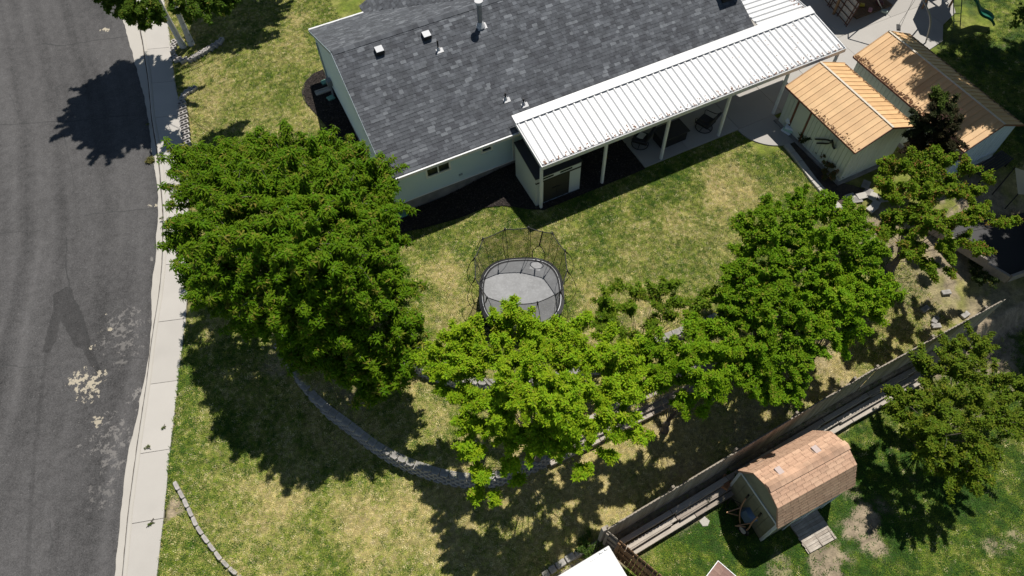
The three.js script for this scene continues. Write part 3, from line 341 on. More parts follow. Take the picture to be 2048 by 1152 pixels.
// mulch beds
const mulchTex = dtex(512, 512, (u, v, x, y) => { const a = pf(u, v, 32, 4), b = hash(x >> 1, y >> 2); return 0.35 + 0.9 * a * b; }, true, 0.7);
const mMulch = std([0.035, 0.026, 0.022], 1, { map: mulchTex, bumpMap: bumpN(0.7, 48, 4), bumpScale: 0.05 });
const bedS = [[2.0, -18.6], [2.05, -18.1], [2.7, -17.9], [3.9, -17.62], [5.5, -17.4], [6.6, -17.3], [7.3, -16.95], [8.05, -16.25], [8.6, -15.9], [13.44, -15.9], [13.44, -18.76], [3.2, -18.76]];
const bedW = [[3.2, -28.4], [2.75, -28.35], [2.2, -27.95], [1.85, -27.3], [1.82, -26.6], [1.9, -26.0], [2.25, -24.4], [2.62, -22.8], [2.65, -21], [2.2, -19.4], [2.0, -18.6], [3.2, -18.7]];
const onBed = (x, z) => inside(bedS, x, z) || inside(bedW, x, z);
struct('mulch_bed', poly(bedS, (x, z) => ground(x, z) + 0.05, 0.25), mMulch, 'dark bark mulch bed along the rear wall of the house', 'mulch bed');
struct('mulch_bed', poly(bedW, (x, z) => ground(x, z) + 0.045, 0.25), mMulch, 'dark bark mulch bed along the end wall of the house', 'mulch bed');
{ const chip = new THREE.BoxGeometry(0.07, 0.012, 0.022), n = 9000, im = new THREE.InstancedMesh(chip, std([1, 1, 1], 1), n), m = new THREE.Matrix4(), e = new THREE.Euler(), c = new THREE.Color(); let k = 0; while (k < n) { const x = rr(1.7, 13.5), z = rr(-28.5, -15.9); if (!onBed(x, z)) continue; m.makeRotationFromEuler(e.set(rr(-0.5, 0.5), rnd() * 6.3, rr(-0.5, 0.5))); m.scale(V(rr(0.5, 1.3), 1, rr(0.7, 1.4))); m.setPosition(x, ground(x, z) + 0.06, z); im.setMatrixAt(k, m); const v = rr(0.015, 0.075) * (rnd() < 0.04 ? 2.2 : 1); im.setColorAt(k, c.setRGB(v, v * 0.78, v * 0.68)); k++; } im.name = 'mulch_chips'; im.castShadow = im.receiveShadow = true; tag(im, 'dark bark chips strewn over the beds by the house', 'bark mulch', null, 'stuff'); scene.add(im); }
{ // brown steel edging following the bed
  const e = [[1.95, -25.9], [1.82, -26.6], [1.85, -27.3], [2.2, -27.95], [2.75, -28.35]].map(([x, z]) => V(x - 0.02, ground(x, z) + 0.03, z)); single('bed_edging', tube(e, 0.018, 30, 5), M.black, 'thin black edging round the mulch bed end', 'edging'); }
{ // splash board and utility lids in the bed
  const lid = (px, py, label, turn) => { const p = PG(px, py, 0.06); const t = thing('valve_box', label, 'valve box', [p.x, p.y - 0.05, p.z], turn); part('lid', rbx(0.34, 0.05, 0.28, 0.02, 0, 0.075, 0), std([0.16, 0.36, 0.27], 0.6), t); part('rim', rbx(0.38, 0.05, 0.32, 0.02, 0, 0.03, 0), std([0.08, 0.22, 0.16], 0.7), t); return t; };
  lid(650, 164, 'green plastic valve box lid in sunlit mulch', 0.1); lid(662, 196, 'green plastic valve box lid in shaded mulch beside the meter', 0.2); lid(806, 429, 'pale green valve box lid in the rear mulch bed', 0.1);
  const a = P(631, 187, 0.1), b = P(660, 177, 0.1); const s = thing('splash_block', 'long pale splash block lying in the mulch', 'splash block', [(a.x + b.x) / 2, 0.03, (a.z + b.z) / 2], Math.atan2(-(b.z - a.z), b.x - a.x)); const L = a.distanceTo(b); part('tray', merge([rbx(L, 0.05, 0.26, 0.01, 0, 0.03, 0), rbx(L, 0.09, 0.04, 0.01, 0, 0.07, 0.12), rbx(L, 0.09, 0.04, 0.01, 0, 0.07, -0.12)]), M.conc, s); }

// small storage shed standing under the patio cover
{ const t = thing('storage_shed', 'small pale resin storage shed with dark lid under patio cover', 'shed', [9.42, 0.03, -17.16]);
  const w = 2.03, d = 1.84, hF = 1.62, hB = 1.95, wm = std([0.56, 0.60, 0.60], 0.6), dk = std([0.035, 0.036, 0.038], 0.6), dm = std([0.032, 0.031, 0.027], 0.6);
  part('side_wall', profX([[-d / 2, 0], [d / 2, 0], [d / 2, hF], [-d / 2, hB]], -w / 2, -w / 2 + 0.04), wm, t); part('side_wall', profX([[-d / 2, 0], [d / 2, 0], [d / 2, hF], [-d / 2, hB]], w / 2 - 0.04, w / 2), wm, t); part('back_wall', b2(-w / 2 + 0.04, w / 2 - 0.04, 0, hB, -d / 2, -d / 2 + 0.04), wm, t);
  const fz = d / 2; part('front_panel', merge([b2(-w / 2 + 0.002, -w / 2 + 0.34, 0, hF - 0.3, fz - 0.04, fz + 0.003), b2(w / 2 - 0.5, w / 2 - 0.002, 0, hF - 0.3, fz - 0.04, fz + 0.003), b2(-w / 2 + 0.002, w / 2 - 0.002, hF - 0.22, hF, fz - 0.04, fz + 0.003)]), wm, t);
  part('header', b2(-w / 2 - 0.006, w / 2 + 0.006, hF - 0.3, hF - 0.22, fz - 0.05, fz + 0.012), M.black, t);
  for (const s of [-1, 1]) { const c = -0.08 + s * 0.3; const dr = part('door', b2(c - 0.295, c + 0.295, 0.04, hF - 0.31, fz - 0.035, fz - 0.004), dm, t); part('handle', b2(c - s * 0.2 - 0.09, c - s * 0.2 + 0.09, 0.72, 0.75, fz - 0.004, fz + 0.02), M.black, dr); }
  for (const s of [-1, 1]) part('window_slit', b2(-0.08 + s * 0.42 - 0.27, -0.08 + s * 0.42 + 0.27, hF - 0.16, hF - 0.07, fz - 0.03, fz + 0.009), M.glass, t);
  part('sill', b2(-w / 2, w / 2, 0.0, 0.04, fz - 0.02, fz + 0.02), M.blueTrim, t);
  const lid = bx(w + 0.06, 0.05, Math.hypot(d + 0.06, hB - hF)); lid.rotateX(Math.atan2(hB - hF, d)); lid.translate(0, (hF + hB) / 2 + 0.03, 0); part('lid', lid, dk, t); const h = rbx(0.05, 0.03, 0.16, 0.01, 0.1, hF + 0.12, 0.62); part('lid_latch', h, M.galv, t); }

// patio furniture
function swivelChair(label, pos, turn) { const t = thing('patio_chair', label, 'chair', pos, turn, 'patio chairs'); const dk = std([0.02, 0.018, 0.017], 0.7), cu = std([0.035, 0.035, 0.04], 0.95);
  part('base_ring', new THREE.TorusGeometry(0.36, 0.02, 6, 28).rotateX(Math.PI / 2).translate(0, 0.03, 0), dk, t); part('pedestal', merge([cyl(0.03, 0.03, 0.3, 0, 0.03, 0), bar(V(-0.35, 0.04, 0), V(0, 0.12, 0), 0.015), bar(V(0.35, 0.04, 0), V(0, 0.12, 0), 0.015), bar(V(0, 0.04, -0.35), V(0, 0.12, 0), 0.015), bar(V(0, 0.04, 0.35), V(0, 0.12, 0), 0.015)]), dk, t);
  part('seat', rbx(0.6, 0.12, 0.6, 0.05, 0, 0.42, 0), cu, t); part('seat_frame', rbx(0.66, 0.05, 0.66, 0.02, 0, 0.345, 0), dk, t); const bk = rbx(0.58, 0.62, 0.1, 0.045, 0, 0.31, 0); bk.rotateX(-0.32); bk.translate(0, 0.42, -0.28); part('backrest', bk, cu, t);
  for (const s of [-1, 1]) part('arm', merge([tube([V(s * 0.33, 0.35, 0.28), V(s * 0.36, 0.6, 0.3), V(s * 0.36, 0.66, 0.05), V(s * 0.36, 0.72, -0.25), V(s * 0.32, 0.98, -0.48)], 0.018, 20, 6)]), dk, t); return t; }
{ const a = P(1280, 287, 0.1), b = P(1408, 254, 0.1); swivelChair('dark swivel patio chair with a white paper on its seat', [a.x, 0.055, a.z], -2.4); swivelChair('dark swivel patio chair beside the box table, seat bare', [b.x, 0.055, b.z], 0.35 + Math.PI);
  const pp = thing('paper', 'white folded paper lying on a dark patio chair', 'paper', [a.x + 0.02, 0.055 + 0.485, a.z - 0.02], 0.5); part('sheet', merge([bx(0.36, 0.012, 0.28, 0, 0.004, 0), bx(0.3, 0.012, 0.2, 0.03, 0.016, 0.02)]), M.white, pp);
  const c = P(1342, 262, 0.55); const t = thing('box_table', 'dark rectangular fire table on the patio', 'table', [c.x, 0.055, c.z], 0.02); const dk = std([0.028, 0.025, 0.023], 0.8); part('box', rbx(1.25, 0.5, 0.72, 0.02, 0, 0.25, 0), dk, t); part('top', rbx(1.4, 0.05, 0.85, 0.012, 0, 0.53, 0), std([0.04, 0.036, 0.034], 0.7), t); for (let k = 0; k < 3; k++) part('side_panel', b2(-0.6 + k * 0.4, -0.22 + k * 0.4, 0.06, 0.44, 0.36, 0.37), M.black, t); }

// ------------------------------------------------------------------ tan roofed metal sheds
const tanM = [[0.66, 0.415, 0.20], [0.70, 0.45, 0.22], [0.63, 0.39, 0.185]].map(c => std(c, 0.62, { map: dtex(256, 512, (u, v) => clamp(0.80 + 0.2 * pf(u, v, 4, 5) + 0.06 * pnoise(u * 64, v * 2, 64)), true, 0.7) }));
const sageM = [[0.58, 0.62, 0.545], [0.61, 0.65, 0.575]].map(c => std(c, 0.7)), brownM = std([0.16, 0.06, 0.035], 0.7);
function metalShed(label, x0, x1, z0, z1, eave, ridge, base, doors, wallMats, endMats = wallMats) {
  const t = thing('metal_shed', label, 'shed', [(x0 + x1) / 2, base, (z0 + z1) / 2]); const W = x1 - x0, D = z1 - z0, ov = 0.16, hw = W / 2, wx = hw - 0.2, dz = D / 2 - ov, eh = eave - base, rh = ridge - base, sl = (rh - eh) / hw;
  const wallTop = rh - sl * wx - 0.05;
  part('core', merge([b2(-wx + 0.02, wx - 0.02, 0, wallTop, -dz + 0.02, dz - 0.02), (() => { const g = profX([[-wx + 0.02, wallTop], [wx - 0.02, wallTop], [0, rh - 0.07]], -dz + 0.02, dz - 0.02); g.rotateY(Math.PI / 2); return g; })()]), wallMats[0], t);
  part('base', uvm(b2(-wx - 0.14, wx + 0.14, -0.5, 0.02, -dz - 0.14, dz + 0.14)), M.concDark, t);
  const pw = 0.205; // vertical wall panels with open grooves
  const runX = (s) => { for (let z = -dz; z < dz - 0.05; z += pw) { const w = Math.min(pw - 0.018, dz - z); const mid = z + w / 2; if (s < 0 && doors && mid > doors[0] && mid < doors[1]) continue; part('wall_panel', b2(s < 0 ? -wx - 0.004 : wx - 0.018, s < 0 ? -wx + 0.018 : wx + 0.004, 0.02, wallTop, z, z + w), wallMats[Math.floor(rnd() * wallMats.length)], t); } };
  runX(-1); runX(1);
  for (const s of [-1, 1]) for (let x = -wx; x < wx - 0.05; x += pw) { const w = Math.min(pw - 0.018, wx - x), xm = Math.max(Math.abs(x), Math.abs(x + w)); part('wall_panel', b2(x, x + w, 0.02, rh - sl * xm - 0.06, s < 0 ? -dz - 0.004 : dz - 0.018, s < 0 ? -dz + 0.018 : dz + 0.004), endMats[Math.floor(rnd() * endMats.length)], t); }
  if (doors) { part('door', b2(-wx - 0.01, -wx + 0.02, 0.03, wallTop - 0.08, doors[0] + 0.08, doors[1] - 0.08), wallMats[0], t); for (const z of doors) part('door_post', b2(-wx - 0.02, -wx + 0.02, 0.0, wallTop, z - 0.05, z + 0.03), brownM, t); }
  const rl = Math.hypot(hw, rh - eh), rw = 0.255, n = Math.floor(D / rw), ang = Math.atan2(rh - eh, hw);
  for (const s of [-1, 1]) for (let i = 0; i < n; i++) { const w = D / n; const g = merge([bx(rl, 0.012, w - 0.012), bx(rl, 0.028, 0.022, 0, 0.014, -w / 2 + 0.016)]); g.rotateZ(-s * ang); const m = part('roof_panel', uvm(g), tanM[Math.floor(rnd() * 3)], t); m.position.set(s * hw / 2, (rh + eh) / 2, -D / 2 + w * (i + 0.5)); }
  part('roof_deck', merge([-1, 1].map(s => { const g = bx(rl - 0.02, 0.03, D - 0.03); g.rotateZ(-s * ang); g.translate(s * hw / 2, (rh + eh) / 2 - 0.032, 0); return g; })), brownM, t);
  part('ridge_cap', merge([-1, 1].map(s => { const g = bx(0.045, 0.012, D + 0.01); g.rotateZ(-s * ang); g.translate(s * 0.021, rh + 0.03, 0); return g; })), std([0.62, 0.55, 0.44], 0.5), t);
  for (const s of [-1, 1]) { part('eave_trim', b2(s * hw - 0.02, s * hw + 0.02, eh - 0.07, eh + 0.003, -D / 2, D / 2), brownM, t); for (const e of [-1, 1]) part('rake_trim', beam(V(s * (hw + 0.01), eh - 0.03, e * (D / 2 + 0.008)), V(0, rh - 0.03, e * (D / 2 + 0.008)), 0.02, 0.075), brownM, t); }
  // needles and leaves caught above the eaves
  const fl = []; const lit = (s, a, b, den) => { for (let q = 0; q < den; q++) { const z = rr(a, b), back = Math.pow(rnd(), 2.2) * (0.05 + 0.22 * hash(Math.floor(z * 4), 7)); const x = s * (hw - 0.03 - back); const f = bx(rr(0.03, 0.09), 0.005, rr(0.015, 0.05)); f.rotateY(rnd() * 6); f.rotateZ(-s * ang); f.translate(x, eh + (rh - eh) * (1 - Math.abs(x) / hw) + 0.014 + rnd() * 0.012, z); fl.push(paint(f, mix3([0.16, 0.075, 0.03], [0.07, 0.035, 0.02], rnd()))); } };
  return { t, lit: (args, lab) => { for (const a of args) lit(...a); for (const f of fl) f.translate(t.position.x, t.position.y, t.position.z); single('leaf_litter', fl, std([1, 1, 1], 1, { vertexColors: true }), lab, 'leaf litter', null, 'stuff'); } };
}
const s1 = metalShed('tan roofed sage metal shed with door facing the patio', 19.86, 22.95, -15.72, -11.45, 2.02, 2.66, 0.1, [-1.35, -0.55], sageM);
s1.lit([[-1, -0.6, 2.1, 110], [1, -2.0, 2.1, 160]], 'brown leaf litter along the smaller tan roof');
const s2 = metalShed('longer tan roofed shed with pale blue end wall', 23.62, 26.75, -15.9, -9.6, 1.98, 2.70, 0.05, null, sageM, [std([0.46, 0.56, 0.66], 0.65), std([0.49, 0.59, 0.69], 0.65)]);
s2.lit([[-1, -3.1, 1.2, 420], [1, -3.1, 3.1, 500]], 'dark leaf litter thick along the longer tan roof');

// ------------------------------------------------------------------ barn roofed shed beyond the fence
{ const t = thing('barn_shed', 'green barn shaped shed with peach shingle roof and two vents', 'shed', [10.62, -1.75, -2.48]);
  const hx = 1.44, hz = 0.95, e = 1.93, b = 2.80, r = 3.04, zb = 0.56, gm = std([0.25, 0.26, 0.175], 0.8, { map: speck }), tr = std([0.56, 0.62, 0.62], 0.6);
  const prof = o => [[-hz - o, e], [-zb - o * 0.5, b + o * 0.3], [0, r + o], [zb + o * 0.5, b + o * 0.3], [hz + o, e]];
  part('core', uvm(merge([b2(-hx + 0.03, hx - 0.03, 0, e, -hz + 0.03, hz - 0.03)])), gm, t);
  for (const s of [-1, 1]) { // end walls from wide boards; above the band a gambrel gable
    for (let k = 0; k < 5; k++) { const w = 2 * hz / 5; part('wall_panel', uvm(b2(s < 0 ? -hx : hx - 0.03, s < 0 ? -hx + 0.03 : hx, 0.02, e, -hz + k * w + 0.004, -hz + (k + 1) * w - 0.004)), gm, t); }
    part('gable', uvm(profX([[-hz, e], [hz, e], [zb, b - 0.03], [0, r - 0.04], [-zb, b - 0.03]], s < 0 ? -hx + 0.006 : hx - 0.05, s < 0 ? -hx + 0.05 : hx - 0.006)), gm, t);
    part('gable_band', b2(s < 0 ? -hx - 0.02 : hx, s < 0 ? -hx : hx + 0.02, e - 0.045, e + 0.045, -hz, hz), tr, t);
    for (const q of [-1, 1]) part('corner_trim', b2(s < 0 ? -hx - 0.02 : hx - 0.07, s < 0 ? -hx + 0.07 : hx + 0.02, 0.02, e - 0.05, q < 0 ? -hz - 0.02 : hz - 0.07, q < 0 ? -hz + 0.07 : hz + 0.02), tr, t); }
  for (let k = 0; k < 7; k++) { const w = 2 * hx / 7; part('wall_panel', uvm(b2(-hx + k * w + 0.004, -hx + (k + 1) * w - 0.004, 0.02, e - 0.02, -hz, -hz + 0.03)), gm, t); part('wall_panel', uvm(b2(-hx + k * w + 0.004, -hx + (k + 1) * w - 0.004, 0.02, e - 0.02, hz - 0.03, hz)), gm, t); }
  for (const s of [-1, 1]) { const d = part('door', uvm(b2(0.2 + s * 0.42 - 0.41, 0.2 + s * 0.42 + 0.41, 0.06, 1.78, hz + 0.003, hz + 0.03)), gm, t); part('door_trim', merge([b2(0.2 + s * 0.42 - 0.41, 0.2 + s * 0.42 + 0.41, 1.68, 1.78, hz + 0.03, hz + 0.05), b2(0.2 + s * 0.42 - 0.41, 0.2 + s * 0.42 - 0.33, 0.06, 1.68, hz + 0.03, hz + 0.05), b2(0.2 + s * 0.42 + 0.33, 0.2 + s * 0.42 + 0.41, 0.06, 1.68, hz + 0.03, hz + 0.05), b2(0.2 + s * 0.42 - 0.33, 0.2 + s * 0.42 + 0.33, 0.85, 0.93, hz + 0.03, hz + 0.05)]), tr, d); }
  const ox = hx + 0.06, pr = prof(0.05); const roof = part('roof', profX([...pr, ...prof(0.0).reverse()], -ox, ox), std([0.40, 0.24, 0.15], 0.9), t);
  const tones = [[0.62, 0.39, 0.26], [0.58, 0.36, 0.24], [0.66, 0.425, 0.285], [0.53, 0.335, 0.225], [0.42, 0.275, 0.195]], mats = tones.map(c => std(c, 0.93, { map: speck, bumpMap: fineBump, bumpScale: 0.004 }));
  const face = (a, c, n) => { const up = V(0, c[1] - a[1], c[0] - a[0]), rise = up.length(); up.normalize(); const S = shingleList(V(-ox, a[1], a[0]), V(1, 0, 0), up, 2 * ox, rise, null, 0.135, 0.29, 0.31); for (const s of S.list) { if (s.tone === 4 && rnd() < 0.7) s.tone = 0; s.th = 0.022; s.w -= 0.006; const m = part('shingle', unitBox, mats[s.tone], roof); shingleMatrix(S, s).decompose(m.position, m.quaternion, m.scale); } };
  // S.c is in the shed's own frame; the sort by distance is not needed here
  face([hz + 0.05, e], [zb + 0.025, b + 0.015]); face([zb + 0.03, b + 0.012], [0, r + 0.05]); face([-hz - 0.05, e], [-zb - 0.025, b + 0.015]); face([-zb - 0.03, b + 0.012], [0, r + 0.05]);
  for (const [vx, vy] of [[1560, 940], [1634, 897]]) { const vp = P(vx, vy, 1.30), x = vp.x - 10.62, vz = vp.z + 2.48; const v = part('roof_vent', (() => { const g = rbx(0.2, 0.09, 0.26, 0.012); g.rotateX(vz * 0.8); g.translate(x, r - 0.02 - Math.abs(vz) * 0.4 + 0.06, vz); return g; })(), std([0.45, 0.36, 0.33], 0.7), t); part('vent_louvre', (() => { const g = bx(0.012, 0.06, 0.2); g.rotateX(vz * 0.8); g.translate(x - 0.105, r - 0.03 - Math.abs(vz) * 0.4 + 0.06, vz); return g; })(), M.black, v); }
  for (let x = -ox + 0.12; x < ox; x += 0.2) part('ridge_cap', (() => { const g = merge([bx(0.205, 0.016, 0.16).rotateX(0.44).translate(0, -0.034, 0.072), bx(0.205, 0.016, 0.16).rotateX(-0.44).translate(0, -0.034, -0.072)]); g.translate(x, r + 0.10, 0); return uvm(g); })(), mats[Math.floor(rnd() * 4)], roof);
  // ramp: loose old boards
  const R = thing('wooden_ramp', 'weathered wooden ramp at the barn shed doors', 'ramp', [10.85, -1.74, -1.0], 0.0); for (let k = 0; k < 11; k++) part('plank', (() => { const g = uvm(bx(1.12 + rr(-0.03, 0.03), 0.035, 0.085)); g.rotateY(rr(-0.015, 0.015)); g.translate(rr(-0.01, 0.01), 0.16 - k * 0.011 + rr(-0.004, 0.004), -0.46 + k * 0.092); return g; })(), M.timber[[3, 1, 3, 0][k % 4]], R); for (const s of [-0.5, 0, 0.5]) part('stringer', (() => { const g = bx(0.04, 0.12, 0.98); g.translate(s, 0.05, 0); return g; })(), M.timber[0], R); }

// wheelbarrow tipped up against the barn shed
{ const w = P(1494, 1030, -1.5); const t = thing('wheelbarrow', 'old blue wheelbarrow tipped against the barn shed wall', 'wheelbarrow', [9.28, -1.75, -2.35], 0);
  const wood = std([0.42, 0.24, 0.13], 0.85), blue = std([0.10, 0.17, 0.27], 0.6);
  // leaning steeply on the shed, tray towards the wall, handles up
  const lean = g => { g.scale(1.1, 1.0, 1.2); g.rotateZ(-0.2); g.translate(-0.48, 0.0, 0); return g; };
  for (const s of [-1, 1]) { part('shaft', lean(tube([V(0, 0.06, s * 0.06 + 0.22), V(-0.02, 0.5, s * 0.2 + 0.1), V(0, 0.85, s * 0.24), V(0.03, 1.35, s * 0.27 - 0.06)], 0.022, 18, 6)), wood, t); part('grip', lean(bar(V(0.03, 1.3, s * 0.27 - 0.055), V(0.045, 1.5, s * 0.27 - 0.07), 0.028)), M.black, t); part('leg', lean(merge([bar(V(-0.02, 0.78, s * 0.23), V(-0.42, 0.62, s * 0.2 - 0.1), 0.016), bar(V(-0.42, 0.62, s * 0.2 - 0.1), V(-0.03, 0.42, s * 0.17 + 0.05), 0.016)])), wood, t); }
  part('tray', lean((() => { const g = new THREE.CylinderGeometry(0.36, 0.24, 0.26, 4, 1, true); g.rotateY(Math.PI / 4); g.scale(1.25, 1, 0.9); const c = new THREE.CircleGeometry(0.24, 4); c.rotateZ(Math.PI / 4); c.rotateX(-Math.PI / 2); c.scale(1.25, 1, 0.9); c.translate(0, -0.13, 0); const q = merge([g, c]); q.rotateZ(-Math.PI / 2); q.rotateX(0.2); q.translate(0.17, 0.62, 0.02); return q; })()), blue, t);
  const wh = part('wheel', lean(new THREE.TorusGeometry(0.15, 0.045, 8, 22).rotateY(Math.PI / 2 + 0.25).translate(-0.02, 0.17, 0.24)), M.black, t); part('hub', lean(new THREE.CylinderGeometry(0.11, 0.11, 0.05, 16).rotateZ(Math.PI / 2).translate(-0.03, 0.17, 0.24)), std([0.6, 0.6, 0.58], 0.5), wh);
  const cc = P(1463, 1013, -1.5); const ch = thing('folding_frame', 'bare metal folding chair frame beside the wheelbarrow', 'chair frame', [cc.x, -1.75, cc.z], 0.6); part('frame', merge([bar(V(-0.2, 0, -0.15), V(0.15, 0.5, -0.15), 0.012), bar(V(-0.2, 0, 0.2), V(0.15, 0.5, 0.2), 0.012), bar(V(0.15, 0, -0.15), V(-0.2, 0.45, -0.15), 0.012), bar(V(0.15, 0, 0.2), V(-0.2, 0.45, 0.2), 0.012), bar(V(0.15, 0.5, -0.15), V(0.15, 0.5, 0.2), 0.012), bar(V(-0.2, 0.45, -0.15), V(-0.2, 0.45, 0.2), 0.012)]), M.darkMetal, ch);
}

// ------------------------------------------------------------------ retaining walls, fences
const arcWalk = (pts, step) => { const out = []; const c = new THREE.CatmullRomCurve3(pts.map(p => V(p[0], 0, p[1])), false, 'centripetal'); const n = Math.round(c.getLength() / step); for (let i = 0; i < n; i++) { const p = c.getPointAt((i + 0.5) / n), t = c.getTangentAt((i + 0.5) / n); out.push([p, Math.atan2(-t.z, t.x), i]); } return out; };
const blockG = [0, 1, 2].map(k => { const w = 0.148 - 0.003 * k, f = 0.075 + 0.012 * k; const g = prism([[-w, -0.13], [w, -0.13], [w, 0.05], [f, 0.115 + 0.008 * k], [-f - 0.01, 0.115], [-w, 0.055]], 0, 0.148, 0.006); return uvm(g); });
function blockWall(label, path, topAt, side, step = 0.305) { const t = thing('block_wall', label, 'retaining wall'); for (const [p, a, i] of arcWalk(path, step)) {     const out = V(Math.sin(a) * side, 0, Math.cos(a) * side); const top = topAt(p.x, p.z), yOut = ground(p.x + out.x * 0.45, p.z + out.z * 0.45); const n = Math.max(1, Math.min(5, Math.round((top - yOut) / 0.15 + 0.25)));
    for (let k = 0; k < n; k++) { const m = part('block', blockG[(i + k * 2) % 3], M.block[Math.floor(rnd() * 3)], t); const half = (k % 2) * step / 2, bt = 0.018 * (n - 1 - k); m.position.set(p.x + Math.cos(a) * half + out.x * bt, top - 0.148 * (n - k), p.z - Math.sin(a) * half + out.z * bt); m.rotation.y = a + (side < 0 ? Math.PI : 0) + rr(-0.02, 0.02); } }
  return t; }
blockWall('long curved grey block retaining wall below the big leafy tree', wall1, (x, z) => ground(x - 0.001, z) * 0 + mix(-0.55, -0.47, sstep(-15, -12, z)), 1);
blockWall('upper grey block retaining wall edging the trampoline lawn', wall2, (x, z) => 0.03, 1);
// low edging wall by the sidewalk: rounded concrete edgers
{ const t = thing('block_edging', 'low curved row of pale concrete edging blocks beside the sidewalk', 'edging'); const g = [0, 1].map(k => uvm(prism([[-0.17, -0.05], [0.17, -0.05], [0.165, 0.05], [0.1, 0.07 + 0.01 * k], [-0.12, 0.07], [-0.17, 0.05]], 0, 0.34, 0.012))); for (const [p, a, i] of arcWalk(lowEdge, 0.36)) { const m = part('block', g[i % 2], M.cinder[i % 2], t); const yo = ground(p.x - 0.3, p.z + 0.1); m.position.set(p.x, yo - 0.12, p.z); m.rotation.y = a + rr(-0.04, 0.04); } }
// timber wall stepping down in the middle of the yard
const timberLog = (name, parent, a, b, w, h) => { const L = a.distanceTo(b), dx = b.x - a.x, dz = b.z - a.z; let g = new RoundedBoxGeometry(L - 0.02, h, w, 1, 0.012); uvm(g); { const uv = g.attributes.uv; for (let i = 0; i < uv.count; i++) { const u = uv.getX(i), v = uv.getY(i); uv.setXY(i, v * 3, u * 0.4); } } const m = part(name, g, M.timber[Math.floor(rnd() * 4)], parent); m.position.set((a.x + b.x) / 2, (a.y + b.y) / 2, (a.z + b.z) / 2); m.rotation.y = Math.atan2(-dz, dx) + rr(-0.006, 0.006); return m; };
{ const t = thing('timber_wall', 'stepped grey timber retaining wall under the leafy fruit trees', 'retaining wall');
  for (let k = 0; k < 5; k++) { const y = -1.0 + k * 0.15, z = -6.72 - k * 0.16; let x = TX0 + 0.05 + (k % 2) * 0.5; while (x < TX1) { const L = Math.min(rr(1.9, 2.5), TX1 - x); if (L > 0.4) timberLog('timber', t, V(x, y, z), V(x + L, y, z + 0.02), 0.17, 0.165); x += L; } } }
// timbers stepping down on the far side of the fence
{ const t = thing('timber_terrace', 'weathered timber terrace steps along the foot of the fence', 'retaining wall'); const nx = x => fenceZ(x);
  for (let k = 0; k < 3; k++) { let x = fA.x + 0.2 + k * 0.3; while (x < 17.6) { const L = rr(2.0, 2.5), xe = Math.min(x + L, 17.8), dz = 0.30 + k * 0.21, y = -1.12 - k * 0.2; timberLog('timber', t, V(x, y, nx(x) + dz), V(xe, y, nx(xe) + dz), 0.16, 0.18); if (k < 2 && rnd() < 0.6) timberLog('timber', t, V(x + 0.1, y - 0.012, nx(x) + dz + 0.10), V(xe - 0.2, y - 0.012, nx(xe) + dz + 0.10), 0.05, 0.15); x += L; } } }
{ const t = thing('timber_border', 'low stone and timber border above the white trailer', 'retaining wall'); const nodes = [[1085, 1152], [1112, 1133], [1150, 1108], [1178, 1090], [1206, 1072]].map(p => P(p[0], p[1], -1.0)); for (let i = 0; i < nodes.length - 1; i++) { for (let q = 0; q < 2; q++) { const a = nodes[i].clone().lerp(nodes[i + 1], q / 2), b = nodes[i].clone().lerp(nodes[i + 1], (q + 1) / 2); if (i < 3) { const m = part('stone', uvm(new RoundedBoxGeometry(a.distanceTo(b) - 0.03, 0.22, 0.2 + 0.03 * hash(i, q), 2, 0.04)), M.block[(i + q) % 3], t); m.position.set((a.x + b.x) / 2, -1.1, (a.z + b.z) / 2); m.rotation.y = Math.atan2(-(b.z - a.z), b.x - a.x) + rr(-0.06, 0.06); } } }
  for (let k = 0; k < 3; k++) timberLog('timber', t, V(3.3, -1.12 - k * 0.19, nodes[3].z + 0.1 + k * 0.16), V(4.55, -1.12 - k * 0.19, nodes[4].z + 0.1 + k * 0.16), 0.16, 0.18); timberLog('timber', t, V(1.2, -1.35, nodes[0].z + 0.28), V(3.4, -1.35, nodes[2].z + 0.2), 0.16, 0.18); timberLog('timber', t, V(1.2, -1.53, nodes[0].z + 0.42), V(3.4, -1.53, nodes[2].z + 0.36), 0.16, 0.18); }
